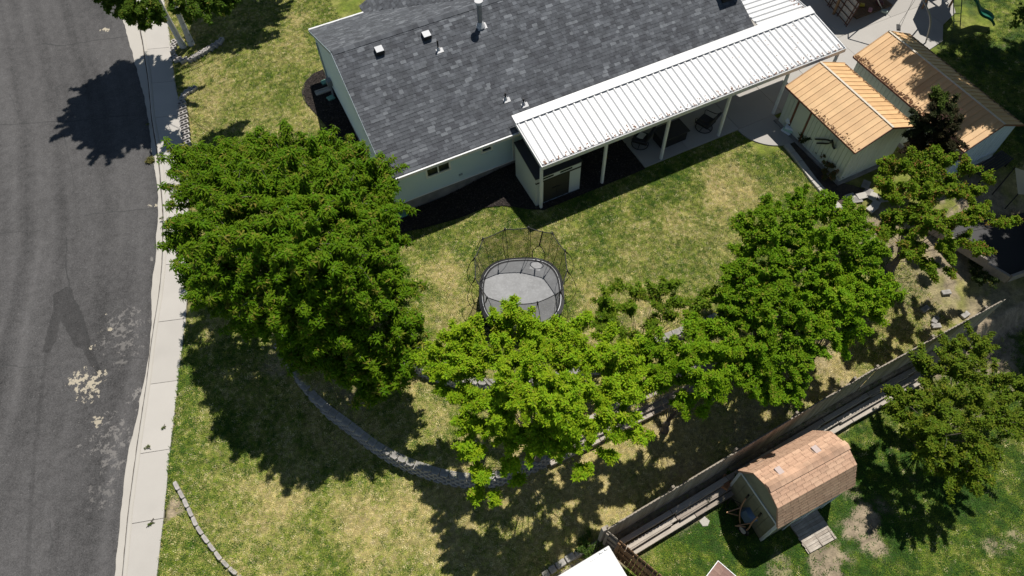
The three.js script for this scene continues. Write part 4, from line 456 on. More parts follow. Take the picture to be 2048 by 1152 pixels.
// wooden board fence
const boardG = [0, 1, 2].map(k => { const w = 0.136 - 0.004 * k; const s = new THREE.Shape([[-w / 2, 0], [w / 2, 0], [w / 2, 0.96], [w / 2 - 0.025, 1], [-w / 2 + 0.02, 1], [-w / 2, 0.965]].map(p => new THREE.Vector2(...p))); const g = new THREE.ExtrudeGeometry(s, { depth: 0.018, bevelEnabled: false }); g.translate(0, 0, -0.009); const uv = g.attributes.uv, p = g.attributes.position; for (let i = 0; i < uv.count; i++) uv.setXY(i, p.getX(i) * 2.2 + 0.31 * k, p.getY(i) * 0.5); return g; });
function boardFence(label, a, b, H, mats, backRail = 1, name = 'board_fence') { const t = thing(name, label, 'fence', [a.x, a.y - H, a.z], Math.atan2(-(b.z - a.z), b.x - a.x)); const L = Math.hypot(b.x - a.x, b.z - a.z), n = Math.round(L / 0.142); const drop = b.y - a.y;
  for (let i = 0; i < n; i++) { const m = part('board', boardG[Math.floor(rnd() * 3)], mats[Math.floor(rnd() * mats.length)], t); m.position.set((i + 0.5) * L / n, drop * (i + 0.5) / n, rr(-0.003, 0.003)); m.scale.set(1, H + rr(-0.012, 0.012), 1); m.rotation.z = rr(-0.006, 0.006); }
  for (const h of [0.3, H * 0.5, H - 0.25]) part('rail', beam(V(0, h, -0.05 * backRail), V(L, h + drop, -0.05 * backRail), 0.04, 0.085), mats[0], t);
  for (let x = 0.06; x < L + 0.3; x += Math.min(2.44, Math.max(1, L))) { const xx = Math.min(x, L - 0.05); part('post', b2(xx - 0.045, xx + 0.045, -0.3, H + drop * xx / L + 0.05, -0.055 * backRail - 0.065 * (backRail > 0 ? 1 : -0.3), -0.055 * backRail + 0.03 * (backRail > 0 ? 0.3 : 2)), mats[2 % mats.length], t); }
  return t; }
boardFence('grey weathered board fence behind the barn shed, western run', fA, fB, 1.95, M.board);
boardFence('grey weathered board fence running on past the neighbour tree', fC, fD, 1.95, M.board);
{ const b = P(1237, 1079, 0.45), c = P(1400, 1215, 0.45); boardFence('short grey board fence panel at the fence corner', fA.clone().add(V(0.02, 0, 0.03)), b, 1.6, M.board, -1); boardFence('brown stained board fence beside the white trailer', b.clone().add(V(0.02, -0.03, 0.03)), c, 2.05, M.cedar, -1); }
{ const p = fA.clone(); const t = thing('corner_post', 'grey wooden post at the fence corner', 'post', [p.x - 0.06, p.y - 1.8, p.z - 0.05]); part('shaft', rbx(0.13, 1.9, 0.13, 0.012, 0, 0.95, 0), M.board[3], t); }

// hollow concrete blocks set along the lawn
{ const sh = new THREE.Shape([[-0.2, -0.1], [0.2, -0.1], [0.2, 0.1], [-0.2, 0.1]].map(p => new THREE.Vector2(...p))); for (const s of [-1, 1]) { const x = s * 0.093; sh.holes.push(new THREE.Path([[x - 0.062, -0.065], [x - 0.062, 0.065], [x + 0.062, 0.065], [x + 0.062, -0.065]].map(p => new THREE.Vector2(...p)))); }
  const g = new THREE.ExtrudeGeometry(sh, { depth: 0.18, bevelEnabled: true, bevelSize: 0.004, bevelThickness: 0.004, bevelSegments: 1 }); g.rotateX(-Math.PI / 2); uvm(g);
  let n = 0; const put = (px, py, turn, label, group, up = 0.0) => { const p = PG(px, py, 0.1); const t = single('cinder_block', g, M.cinder[n++ % 2], label, 'concrete block', group); t.position.set(p.x, ground(p.x, p.z) - 0.09 + up, p.z); t.rotation.y = turn + rr(-0.06, 0.06); };
  const row = [[363, 208], [364, 217], [366, 227], [367, 237], [368, 247], [369, 257], [370, 267], [371, 277], [372, 287], [373, 297], [374, 307], [375, 316]]; row.forEach(([x, y]) => put(x + 1, y, 0.1, 'hollow concrete block in the straight row beside the sidewalk', 'concrete blocks lining the sidewalk', 0.1));
  [[386, 178, 0.6], [378, 181, 0.7], [371, 186, 0.9], [366, 193, 1.2], [363, 200, 1.4]].forEach(([x, y, a]) => put(x, y, a, 'hollow concrete block where the block row curls into the lawn', 'curled end of the block row', 0.06));
  [[350, 85, 1.9], [347, 92, 1.75], [345, 100, 1.6], [344, 108, 1.3], [347, 115, 0.6], [356, 119, -0.1], [368, 120, 0.15], [384, 117, 0.65], [391, 113, 0.65], [399, 108, 0.7], [407, 104, 0.7], [415, 99, 0.7], [424, 94, 0.75], [433, 88, 0.8], [441, 82, 0.8]].forEach(([x, y, a]) => put(x, y, a, 'hollow concrete block in the ring round the birch tree', 'concrete blocks round the birch', 0.08)); }
// edging strip and soil bed by the shed
{ const pts = [[1573, 288], [1600, 322], [1628, 360], [1652, 388], [1690, 425]].map(p => P(p[0], p[1], 0.1)); const t = thing('concrete_edging', 'pale concrete strip edging the shrub bed by the shed', 'edging'); for (let i = 0; i < pts.length - 1; i++) { for (let q = 0; q < 2; q++) { const a = pts[i].clone().lerp(pts[i + 1], q / 2), b = pts[i].clone().lerp(pts[i + 1], (q + 1) / 2); const m = part('segment', uvm(new RoundedBoxGeometry(a.distanceTo(b) - 0.015, 0.2, 0.27, 1, 0.02)), M.conc, t); m.position.set((a.x + b.x) / 2, 0.02, (a.z + b.z) / 2); m.rotation.y = Math.atan2(-(b.z - a.z), b.x - a.x); } }
  struct('soil_bed', poly([...pts.map(p => [p.x + 0.1, p.z]), [20.9, -10.6], [20.5, -11.2], [20.18, -11.5], [20.18, -14.25]], 0.05), std([0.10, 0.075, 0.055], 1, { map: earthTex, bumpMap: earthBump, bumpScale: 0.03 }), 'dark soil of the shrub bed between edging and shed', 'soil');
  const pv = thing('paver_pile', 'scattered pale pavers and boards behind the tan shed', 'pavers'); const q = [[1700, 395], [1712, 402], [1722, 395], [1735, 385], [1745, 395], [1730, 372], [1750, 410], [1765, 400], [1742, 420]]; q.forEach(([x, y], i) => { const p = PG(x, y); const m = part('paver', uvm(rbx(0.42, 0.06, 0.3, 0.008)), [M.conc, M.concDark][i % 2], pv); m.position.set(p.x, p.y + 0.04 + 0.03 * (i % 3), p.z); m.rotation.y = rr(-0.4, 0.6); }); }

// ------------------------------------------------------------------ trampoline
{ const cx = 5.80, cz = -12.32; const t = thing('trampoline', 'black trampoline with tall safety net on the lawn', 'trampoline', [cx, 0, cz], 0);
  const R = 1.52, sup = (a, r) => { const n = 2.7, c = Math.cos(a), s = Math.sin(a); const k = r / Math.pow(Math.pow(Math.abs(c), n) + Math.pow(Math.abs(s), n), 1 / n); return [c * k, s * k]; };
  const rot = 0.42, at = (a, r, y) => { const [x, z] = sup(a, r); return V(x * Math.cos(rot) - z * Math.sin(rot), y, x * Math.sin(rot) + z * Math.cos(rot)); };
  const ring = (r, y, n = 64) => Array.from({ length: n }, (_, i) => at(i / n * Math.PI * 2, r, y));
  const fan = (r, y, d) => { const pts = ring(r, y); const v = [0, y - d, 0], uv = [0, 0], idx = []; for (const k of [0.5, 1]) pts.forEach(p => { v.push(p.x * k, y - d * (1 - k * k), p.z * k); uv.push(p.x * k, p.z * k); }); const n = pts.length; for (let i = 0; i < n; i++) { const j = (i + 1) % n; idx.push(0, 1 + j, 1 + i, 1 + i, 1 + j, 1 + n + i, 1 + j, 1 + n + j, 1 + n + i); } const g = new THREE.BufferGeometry(); g.setAttribute('position', new THREE.Float32BufferAttribute(v, 3)); g.setAttribute('uv', new THREE.Float32BufferAttribute(uv, 2)); g.setIndex(idx); g.computeVertexNormals(); return g; };
  part('mat', fan(1.36, 0.86, 0.05), std([0.20, 0.205, 0.215], 0.55, { map: dtex(512, 512, (u, v, x, y) => { const a = pf(u, v, 8, 5), b = pf(u + 0.3, v + 0.6, 32, 3); return clamp(0.6 + 0.35 * a + 0.45 * Math.pow(b, 3)); }, true, 0.6) }), t);
  // soft edge band and its pale piping, outer skirt
  const band = (r0, y0, r1, y1) => { const a = ring(r0, y0, 80), b = ring(r1, y1, 80), v = [], idx = []; a.forEach((p, i) => v.push(p.x, p.y, p.z, b[i].x, b[i].y, b[i].z)); for (let i = 0; i < 80; i++) { const k = 2 * i, j = 2 * ((i + 1) % 80); idx.push(k, j, k + 1, k + 1, j, j + 1); } const g = new THREE.BufferGeometry(); g.setAttribute('position', new THREE.Float32BufferAttribute(v, 3)); g.setAttribute('uv', new THREE.Float32BufferAttribute(new Float32Array(v.length / 3 * 2), 2)); g.setIndex(idx); g.computeVertexNormals(); return g; };
  const dark = std([0.022, 0.022, 0.024], 0.75);
  part('edge_band', merge([band(1.36, 0.862, 1.44, 0.875), band(1.44, 0.875, R + 0.03, 0.84), band(R + 0.03, 0.84, R + 0.03, 0.78)]), dark, t);
  part('edge_piping', tube(ring(1.425, 0.885, 48), 0.014, 96, 5, true), std([0.62, 0.63, 0.65], 0.6), t);
  part('skirt', band(R + 0.025, 0.79, R - 0.12, 0.28), new THREE.MeshStandardMaterial({ color: new THREE.Color(0.014, 0.014, 0.015), roughness: 0.9, side: THREE.DoubleSide }), t);
  part('base_frame', merge([tube(ring(R - 0.14, 0.25, 40), 0.025, 80, 6, true)]), M.darkMetal, t);
  for (let i = 0; i < 6; i++) { const a = i / 6 * 6.283 + 0.3; part('leg', merge([bar(at(a, R - 0.14, 0.25), at(a, R - 0.1, 0.0), 0.025), bar(at(a - 0.1, R - 0.1, 0.02), at(a + 0.1, R - 0.1, 0.02), 0.022)]), M.darkMetal, t); }
  const N = 12, top = Array.from({ length: N }, (_, i) => at((i + 0.42) / N * 6.2832, R + 0.06, 2.62));
  // net panels between rods sag at the rim; the doorway panel has a slit opening
  const meshTex = dtex(256, 256, (u, v) => { const a = Math.min((u * 32) % 1, (v * 32) % 1); return a < 0.34 ? 1 : 0.0; }, false, 1);
  const net = new THREE.MeshStandardMaterial({ color: new THREE.Color(0.012, 0.012, 0.013), roughness: 0.85, transparent: true, opacity: 0.44, side: THREE.DoubleSide });
  const doorI = 9;
  for (let i = 0; i < N; i++) { const a0 = (i + 0.42) / N * 6.2832, a1 = (i + 1.42) / N * 6.2832, m = 8, q = 8, v = [], idx = []; for (let u = 0; u <= m; u++) for (let w = 0; w <= q; w++) { const s = u / m, h = w / q; const b = at(mix(a0, a1, s), 1.39, 0.88), tp = top[i].clone().lerp(top[(i + 1) % N], s); const sag = Math.sin(Math.PI * s) * 0.05; const p = b.lerp(tp, h); p.y -= sag * h; const pinch = 1 - 0.035 * Math.sin(Math.PI * h); p.x *= pinch; p.z *= pinch; v.push(p.x, p.y, p.z); }
    for (let u = 0; u < m; u++) for (let w = 0; w < q; w++) { if (i === doorI && w < 4 && u > 1 && u < 6) continue; const k = u * (q + 1) + w, j = k + q + 1; idx.push(k, j, k + 1, k + 1, j, j + 1); } const g = new THREE.BufferGeometry(); g.setAttribute('position', new THREE.Float32BufferAttribute(v, 3)); g.setAttribute('uv', new THREE.Float32BufferAttribute(new Float32Array(v.length / 3 * 2), 2)); g.setIndex(idx); g.computeVertexNormals(); part('net_panel', g, net, t); 
    const e = []; for (let u = 0; u <= 6; u++) { const s = u / 6; const p = top[i].clone().lerp(top[(i + 1) % N], s); p.y -= Math.sin(Math.PI * s) * 0.05; e.push(p); } part('net_hem', tube(e, 0.017, 8, 5), dark, t);
    const b = at(a0, 1.39, 0.88); const seam = []; for (let w = 0; w <= 5; w++) { const h = w / 5, p = b.clone().lerp(top[i], h), pinch = 1 - 0.035 * Math.sin(Math.PI * h); p.x *= pinch; p.z *= pinch; seam.push(p); } part('net_seam', tube(seam, 0.009, 8, 4), dark, t);
    const rod = part('rod', tube([at(a0, R - 0.12, 0.3), at(a0, R + 0.25, 0.75), at(a0, R + 0.42, 1.5), at(a0, R + 0.25, 2.25), top[i].clone().add(V(0, 0.04, 0))], 0.011, 16, 5), M.darkMetal, t); part('rod_sleeve', (() => { const d = at(a0, R + 0.14, 2.42); return bar(top[i].clone().add(V(0, 0.06, 0)), d, 0.03, 6, 0.018); })(), dark, rod); }
  { // edge of the doorway: a hanging strap and loop
    const a0 = (doorI + 0.42) / N * 6.2832, a1 = (doorI + 1.42) / N * 6.2832; const f = (s, h) => { const p = at(mix(a0, a1, s), 1.39, 0.88).lerp(top[doorI].clone().lerp(top[(doorI + 1) % N], s), h); return p.multiplyScalar(1).setY(p.y + 0.0); }; part('door_binding', merge([tube([f(0.5, 0), f(0.24, 0.1), f(0.2, 0.28), f(0.42, 0.48), f(0.5, 0.52)], 0.014, 20, 5), tube([f(0.5, 0), f(0.76, 0.1), f(0.8, 0.28), f(0.6, 0.48), f(0.5, 0.52)], 0.014, 20, 5), tube([f(0.5, 0.52), f(0.55, 0.75), f(0.6, 0.99)], 0.024, 10, 5)]), dark, t); }
  t.rotation.y = 0; }

// ------------------------------------------------------------------ things by the sheds and at the top of the picture
{ // stacked soil bags
  const c = P(1578, 258, 0.1); for (let k = 0; k < 3; k++) { const g = new RoundedBoxGeometry(0.66, 0.12, 0.46, 5, 0.055); { const p = g.attributes.position; for (let i = 0; i < p.count; i++) { const x = p.getX(i), y = p.getY(i), z = p.getZ(i); p.setXYZ(i, x * (1 + 0.05 * Math.sin(z * 13 + k)), y + 0.018 * Math.sin(x * 11 + k * 2) * Math.cos(z * 9), z * (1 + 0.06 * Math.sin(x * 12 + k))); } g.computeVertexNormals(); } const t = single('garden_bag', g, std(k === 1 ? [0.36, 0.56, 0.50] : [0.66, 0.72, 0.78], 0.45), ['white and blue garden bag at the bottom of the bag stack', 'greenish garden bag in the middle of the bag stack', 'white garden bag on top of the stack by the shed'][k], 'bag', 'stacked garden bags'); t.position.set(c.x + 0.03 * k, 0.055 + 0.06 + k * 0.1, c.z); t.rotation.y = 0.35 + 0.12 * k; }
  const g = new THREE.IcosahedronGeometry(0.2, 4); const p = g.attributes.position; for (let i = 0; i < p.count; i++) { const v = V(p.getX(i), p.getY(i), p.getZ(i)); const s = 0.75 + 0.6 * fbm(v.x * 14 + 5, v.y * 14 + v.z * 11, 3); p.setXYZ(i, v.x * s * 1.3, v.y * s * 0.8, v.z * s); } g.computeVertexNormals(); const q = single('plastic_sack', g, std([0.74, 0.78, 0.82], 0.4), 'crumpled white plastic sack lying on the garden bags', 'sack'); q.position.set(c.x + 0.1, 0.5, c.z - 0.12); }
{ // curved arbour made from two black bands
  const a = P(1668, 318, 0.2), b = P(1625, 305, 0.2), top = P(1666, 284, 1.7); const t = thing('metal_arbour', 'black curved metal arbour against the tan shed', 'arbour', [a.x, 0.05, a.z]); const l = p => p.clone().sub(V(a.x, 0.05, a.z)); const mk = (pts) => tube(pts, 0.035, 18, 6); part('upright', mk([V(0, 0, 0), V(0.0, 0.7, -0.1), l(top).add(V(0.05, -0.25, 0.1)), l(top)]), M.black, t); part('upright', mk([V(0.12, 0, -0.1), V(0.12, 0.7, -0.2), l(top).add(V(0.12, -0.3, 0.0)), l(top).add(V(0.05, 0, -0.1))]), M.black, t); part('arm', mk([l(b).setY(0.7), l(b).lerp(l(top), 0.35).setY(1.0), l(b).lerp(l(top), 0.7).setY(1.3), l(top)]), M.black, t); part('arm', mk([l(b).setY(0.85).add(V(-0.05, 0, -0.12)), l(b).lerp(l(top), 0.35).setY(1.12).add(V(0, 0, -0.12)), l(b).lerp(l(top), 0.7).setY(1.42).add(V(0, 0, -0.1)), l(top)]), M.black, t); }
{ // rusty rack leaning on a wooden bin
  const a = P(1640, -8, 0.1), b = P(1693, 52, 0.1); const L = Math.max(1.8, a.distanceTo(b)); const t = thing('metal_rack', 'rusty brown metal rack standing on the concrete yard', 'rack', [a.x, 0.055, a.z], Math.atan2(-(b.z - a.z), b.x - a.x)); const Hh = 1.25, lean = 0.18; const at = (s, h) => V(s * L, h, -h * lean); const rail = h => bar(at(0, h), at(1, h), 0.018, 6); for (const h of [0.1, 0.38, 0.66, 0.94, 1.22]) part('rail', rail(h), M.rust, t); for (const s of [0, 0.3, 0.36, 0.66, 0.94, 1]) part('upright', bar(at(s, 0), at(s, Hh), 0.022, 6), M.rust, t); part('cross_brace', bar(at(0.36, 0.1), at(0.66, 1.2), 0.012), M.rust, t);
  part('backing_board', (() => { const g = bx(L * 0.98, 1.15, 0.02); g.translate(L / 2, 0.6, 0); g.rotateX(-Math.atan(lean)); g.translate(0, 0, -0.05); return uvm(g); })(), M.timber[3], t);
  const c = P(1735, 5, 0.1); const w = thing('play_floor', 'brown wooden play floor with toys in shade', 'platform', [28.9, 0.055, -20.55], 0); for (let k = 0; k < 9; k++) part('plank', uvm(b2(-1.1 + k * 0.25, -1.1 + k * 0.25 + 0.24, 0, 0.08, -1.6, 1.1)), std([0.20, 0.13, 0.07], 0.9, { map: streakV }), w);
  const toy = (px, py, s, c, label) => { const p = P(px, py, 0.15); const g = new RoundedBoxGeometry(s * 1.6, s * 0.6, s, 3, s * 0.25); const m = single('toy', g, std(c, 0.6), label, 'toy'); m.position.set(p.x, 0.055 + 0.08 + s * 0.3, p.z); m.rotation.y = rr(0, 3); }; toy(1722, 11, 0.2, [0.5, 0.42, 0.04], 'small yellow toy on the brown play floor'); toy(1740, 21, 0.18, [0.5, 0.25, 0.27], 'small pink toy on the brown play floor'); toy(1768, 24, 0.2, [0.35, 0.42, 0.36], 'small grey green toy near the play floor edge'); toy(1758, 6, 0.3, [0.10, 0.02, 0.02], 'dark red toy tub on the play floor');
  // added unseen play house, its roof outline shaped to throw shade over the yard
  const ph = thing('unseen_play_house', 'unseen guessed play house, flat roof shaped to cast the yard shade', 'play house', [29, 0.05, -21.2]); part('flat_roof', prism([[-2.5, -1.8], [-2.5, -0.5], [-2.15, 1.4], [-1.6, 1.7], [-0.6, 1.72], [1.2, 1.45], [2.5, 0.8], [2.5, -1.8]], 2.4, 2.5), M.cedar[0], ph); for (const [x, z] of [[-2.2, -1.5], [2.2, -1.5], [-1.9, 0.9], [1.6, 1.0]]) part('post', b2(x - 0.05, x + 0.05, 0, 2.4, z - 0.05, z + 0.05), M.cedar[1], ph); }
{ // swing set
  const t = thing('swing_set', 'metal swing set with curved legs, slide and ladder behind sheds', 'swing set'); const pipe = std([0.30, 0.29, 0.27], 0.4, { metalness: 0.6 }), grn = std([0.03, 0.09, 0.06], 0.5);
  const foot = P(1851, 86, 0.05), mid = P(1861, 42, 1.3), top = P(1845, -2, 2.3), f2 = P(1755, -60, 0); part('leg', tube([foot, P(1857, 65, 0.6), mid, P(1856, 20, 1.9), top], 0.035, 24, 8), pipe, t); part('leg', tube([P(1930, -30, 0.05), P(1890, -32, 1.4), top], 0.035, 16, 8), pipe, t);
  const e2 = P(1740, -30, 2.3); part('top_bar', bar(top, e2, 0.035, 8), pipe, t); part('leg', bar(e2, P(1765, 20, 0), 0.03, 8), pipe, t); part('leg', bar(e2, P(1700, -70, 0.05), 0.03, 8), pipe, t);
  const sp = P(1797, 55, 0.55), h1 = P(1826, -1, 2.3), h2 = P(1834, -6, 2.3); part('chain', bar(sp.clone().add(V(-0.1, 0.02, 0.15)), h1, 0.008, 5), M.black, t); part('chain', bar(sp.clone().add(V(0.15, 0.02, -0.15)), h2, 0.008, 5), M.black, t); part('swing_seat', (() => { const g = rbx(0.46, 0.05, 0.18, 0.02); g.rotateY(0.85); g.translate(sp.x, sp.y, sp.z); return g; })(), M.black, t);
  // ladder
  const l0 = P(1908, 58, 0.05), l1 = P(1920, 57, 0.05), l2 = P(1907, -4, 1.7), l3 = P(1924, -4, 1.7); part('ladder_rail', bar(l0, l2, 0.022, 7), grn, t); part('ladder_rail', bar(l1, l3, 0.022, 7), grn, t); for (const s of [0.25, 0.5, 0.75]) part('ladder_rung', bar(l0.clone().lerp(l2, s), l1.clone().lerp(l3, s), 0.016, 6), grn, t);
  // wavy slide: a trough along a falling line
  const s0 = P(1938, -12, 1.55), s1 = P(1985, 48, 0.22), n = 22, v = [], idx = []; const dir = s1.clone().sub(s0), side = V(-dir.z, 0, dir.x).normalize(); const prof = [[-0.27, 0.14], [-0.24, 0.0], [-0.1, -0.05], [0.1, -0.05], [0.24, 0.0], [0.27, 0.14]]; for (let i = 0; i <= n; i++) { const s = i / n; const c = s0.clone().addScaledVector(dir, s); c.y += 0.12 * Math.sin(s * 8.5) - 0.02; c.addScaledVector(side, 0.08 * Math.sin(s * 7)); for (const [a, b] of prof) v.push(c.x + side.x * a, c.y + b, c.z + side.z * a); } for (let i = 0; i < n; i++) for (let k = 0; k < 5; k++) { const a = i * 6 + k, b = a + 6; idx.push(a, b, a + 1, a + 1, b, b + 1); } const g = new THREE.BufferGeometry(); g.setAttribute('position', new THREE.Float32BufferAttribute(v, 3)); g.setAttribute('uv', new THREE.Float32BufferAttribute(new Float32Array(v.length / 3 * 2), 2)); g.setIndex(idx); g.computeVertexNormals(); part('slide', g, new THREE.MeshPhysicalMaterial({ color: new THREE.Color(0.01, 0.12, 0.075), roughness: 0.35, side: THREE.DoubleSide }), t);
  // added unseen tower roof, outline and two openings shaped to throw the yard shade
  const sh = new THREE.Shape([[32.6, -19.9], [31.0, -18.85], [30.5, -17.85], [30.85, -17.0], [32.7, -17.9], [33.6, -19.6]].map(p => new THREE.Vector2(p[0], -p[1]))); for (const [px, py] of [[1850, 11], [1876, 6]]) { const q = P(px, py, 0), x = q.x + 0.86, y = -(q.z - 0.61); sh.holes.push(new THREE.Path([[x - 0.3, y - 0.25], [x - 0.3, y + 0.25], [x + 0.3, y + 0.25], [x + 0.3, y - 0.25]].map(p => new THREE.Vector2(...p)))); } const pg = new THREE.ExtrudeGeometry(sh, { depth: 0.06, bevelEnabled: false }); pg.rotateX(-Math.PI / 2); const pn = part('unseen_tower_roof', pg, M.cedar[0], t); pn.position.set(0, 2.45, 0); for (const [x, z] of [[31.2, -18.6], [32.5, -19.6], [32.5, -18.1], [33.3, -19.4]]) part('unseen_tower_post', b2(x - 0.04, x + 0.04, 0, 2.45, z - 0.04, z + 0.04), M.cedar[1], t); }
{ // right edge: planter frame with black lining, bench, leaning panel, canvas, pipe
  const a = P(1858, 462, -0.1), b = P(1966, 536, -0.25), c = P(2012, 563, -0.25), d = P(2100, 530, -0.2), e = P(2070, 420, -0.05); const t = thing('garden_bed', 'raised timber bed lined with black sheet by the fence', 'garden bed'); const rail = (p, q) => part('timber', beam(p.clone().setY(Math.max(p.y, q.y) + 0.15), q.clone().setY(Math.max(p.y, q.y) + 0.15), 0.1, 0.4), M.timber[2], t); rail(a, b); rail(b, c); rail(c, d); rail(d, e); part('lining', poly([a, b, c, d, e].map(p => [p.x, p.z]), -0.08), M.black, t);
  const bb = P(1985, 330, 0.4); const bench = thing('slatted_bench', 'black slatted bench beside the pale blue shed wall', 'bench', [bb.x, 0.0, bb.z], 0.12); for (let k = 0; k < 6; k++) part('slat', b2(-0.95, 0.95, 0.42, 0.45, -0.3 + k * 0.1, -0.22 + k * 0.1), M.black, bench); for (const x of [-0.85, 0.85]) part('leg', merge([b2(x - 0.03, x + 0.03, 0, 0.42, -0.28, -0.22), b2(x - 0.03, x + 0.03, 0, 0.42, 0.2, 0.26)]), M.black, bench);
  const pp = P(1986, 300, 0.5); const pl = thing('leaning_panel', 'brown wooden panel leaning on the pale blue shed', 'panel', [pp.x, 0.0, pp.z], 0.35); part('board', (() => { const g = bx(0.75, 0.95, 0.03, 0, 0.48, 0); g.rotateX(-0.6); return uvm(g); })(), M.cedar[2], pl); part('batten', (() => { const g = bx(0.05, 0.95, 0.03, 0, 0.48, 0.03); g.rotateX(-0.6); return g; })(), brownM, pl);
  const cv = thing('canvas_shade', 'beige canvas shade sail hanging beside the garden path', 'canvas', [0, 0, 0]); const p0 = P(2030, 335, 1.6), p1 = P(2036, 388, 0.9), p2 = P(2075, 392, 1.0), p3 = P(2075, 350, 1.5); { const n = 8, v = [], idx = []; for (let i = 0; i <= n; i++) for (let j = 0; j <= n; j++) { const q = p0.clone().lerp(p3, j / n).lerp(p1.clone().lerp(p2, j / n), i / n); q.y -= 0.15 * Math.sin(Math.PI * i / n) * Math.sin(Math.PI * j / n); v.push(q.x, q.y, q.z); } for (let i = 0; i < n; i++) for (let j = 0; j < n; j++) { const k = i * (n + 1) + j, m = k + n + 1; idx.push(k, m, k + 1, k + 1, m, m + 1); } const g = new THREE.BufferGeometry(); g.setAttribute('position', new THREE.Float32BufferAttribute(v, 3)); g.setAttribute('uv', new THREE.Float32BufferAttribute(new Float32Array(v.length / 3 * 2), 2)); g.setIndex(idx); g.computeVertexNormals(); part('sail', g, std([0.42, 0.37, 0.27], 0.9, { side: THREE.DoubleSide }), cv); part('pole', bar(V(p1.x, 0, p1.z), p1, 0.025), M.darkMetal, cv); part('pole', bar(V(p0.x, 0, p0.z), p0, 0.025), M.darkMetal, cv); }
  const q0 = P(1986, 632, -1.55), q1 = P(2044, 613, -1.2); const pi = thing('drain_pipe', 'pale green plastic pipe lying below the fence end', 'pipe', [0, 0, 0]); part('pipe', merge([bar(q0, q1, 0.085, 12), bar(q1, q1.clone().add(q1.clone().sub(q0).multiplyScalar(0.06)), 0.1, 12)]), std([0.30, 0.42, 0.38], 0.5), pi); part('support', bar(q1.clone().setY(-1.8), q1, 0.03), M.timber[0], pi);
  const bl = (px, py, i) => { const p = PG(px, py, 0.06); const m = single('stone_block', uvm(rbx(0.36, 0.12, 0.2, 0.03)), M.block[i % 3], ['pale block lying in leaf litter inside the fence', 'square block by the fence boards', 'block beside the path near the fence end', 'long block half buried in the slope', 'small block by the garden bed'][i], 'stone block', 'loose blocks by the fence'); m.position.copy(p); m.rotation.y = rr(-0.8, 0.8); }; bl(1870, 640, 0); bl(1872, 652, 1); bl(1930, 630, 2); bl(1850, 618, 3); bl(1892, 585, 4); }
{ // neighbour things along the lower edge
  const c = P(1218, 1090, 0.7), l = P(1115, 1152, 0.7), r = P(1265, 1152, 0.7); const W = 2.35, Lz = 5.5; const t = thing('camper_trailer', 'white flat roofed camper trailer beside the brown fence', 'trailer', [c.x, -1.8, c.z], Math.atan2(-(c.z - l.z), c.x - l.x) ); const wm = std([0.60, 0.595, 0.585], 0.5); part('body', rbx(W, 1.75, Lz, 0.05, -W / 2, 1.4, Lz / 2), wm, t); part('roof', rbx(W + 0.04, 0.06, Lz + 0.04, 0.025, -W / 2, 2.32, Lz / 2), wm, t); part('roof_bracket', merge([rbx(0.12, 0.05, 0.05, 0.01, -0.3, 2.37, 0.04), rbx(0.3, 0.02, 0.03, 0.006, -0.55, 2.36, 0.1), rbx(0.1, 0.05, 0.06, 0.01, -0.12, 2.37, 0.03)]), M.white, t); part('roof_seam', b2(-W + 0.3, -0.6, 2.351, 2.357, 0.98, 0.99), std([0.5, 0.5, 0.48], 0.8), t); part('roof_vent', rbx(0.3, 0.06, 0.2, 0.02, 0.02, 2.3, 1.5), M.galv, t); for (const s of [-1, 1]) part('wheel', new THREE.CylinderGeometry(0.33, 0.33, 0.2, 20).rotateZ(Math.PI / 2).translate(s < 0 ? -W + 0.12 : -0.12, 0.38, Lz / 2), M.black, t);
  const a = P(1436, 1123, -0.6), b = P(1413, 1154, -0.6), d = P(1472, 1154, -0.6); const k = thing('low_shed', 'low brown roofed lean to shed on the neighbour lawn', 'shed', [a.x, -1.75, a.z], Math.atan2(-(d.z - a.z), d.x - a.x)); const D = 1.5, L = 2.2; const rf = part('roof', (() => { const g = bx(L, 0.05, D); g.translate(L / 2, 1.13, D / 2); return uvm(g); })(), std([0.24, 0.15, 0.12], 0.9, { map: speck }), k); const tn = [[0.27, 0.165, 0.135], [0.24, 0.145, 0.12], [0.30, 0.19, 0.155]].map(c => std(c, 0.95, { map: speck })); for (let i = 0; i < 10; i++) for (let j = 0; j < 8; j++) { const m = part('shingle', unitBox, tn[Math.floor(rnd() * 3)], rf); m.scale.set(0.274, 0.012, 0.17); m.position.set(0.14 + j * 0.276, 1.162, 0.08 + i * 0.148); m.rotation.x = 0.03; } part('edge_trim', merge([b2(-0.02, 0, 1.08, 1.185, 0, D), b2(-0.02, L, 1.08, 1.185, -0.02, 0)]), M.trim, k); part('wall', uvm(b2(0.1, L - 0.1, 0, 1.1, 0.1, D - 0.1)), M.cedar[2], k);
  const pb = P(1450, 966, -1.25); const pl = thing('wooden_planter', 'small orange brown wooden planter with green plant', 'planter', [pb.x, -1.4, pb.z], 0.5); part('box', merge([b2(-0.22, 0.22, 0, 0.3, -0.16, -0.13), b2(-0.22, 0.22, 0, 0.3, 0.13, 0.16), b2(-0.22, -0.19, 0, 0.3, -0.13, 0.13), b2(0.19, 0.22, 0, 0.3, -0.13, 0.13), b2(-0.19, 0.19, 0, 0.2, -0.13, 0.13)]), std([0.46, 0.22, 0.10], 0.8), pl);
  const st = P(1409, 1044, -1.75); const m = single('stepping_stone', uvm(prism([[-0.16, -0.1], [0.1, -0.15], [0.17, 0.05], [0.02, 0.16], [-0.14, 0.1]], 0, 0.05, 0.01)), M.conc, 'small pale flat stone lying on green neighbour lawn', 'stone'); m.position.set(st.x, ground(st.x, st.z) - 0.005, st.z); }

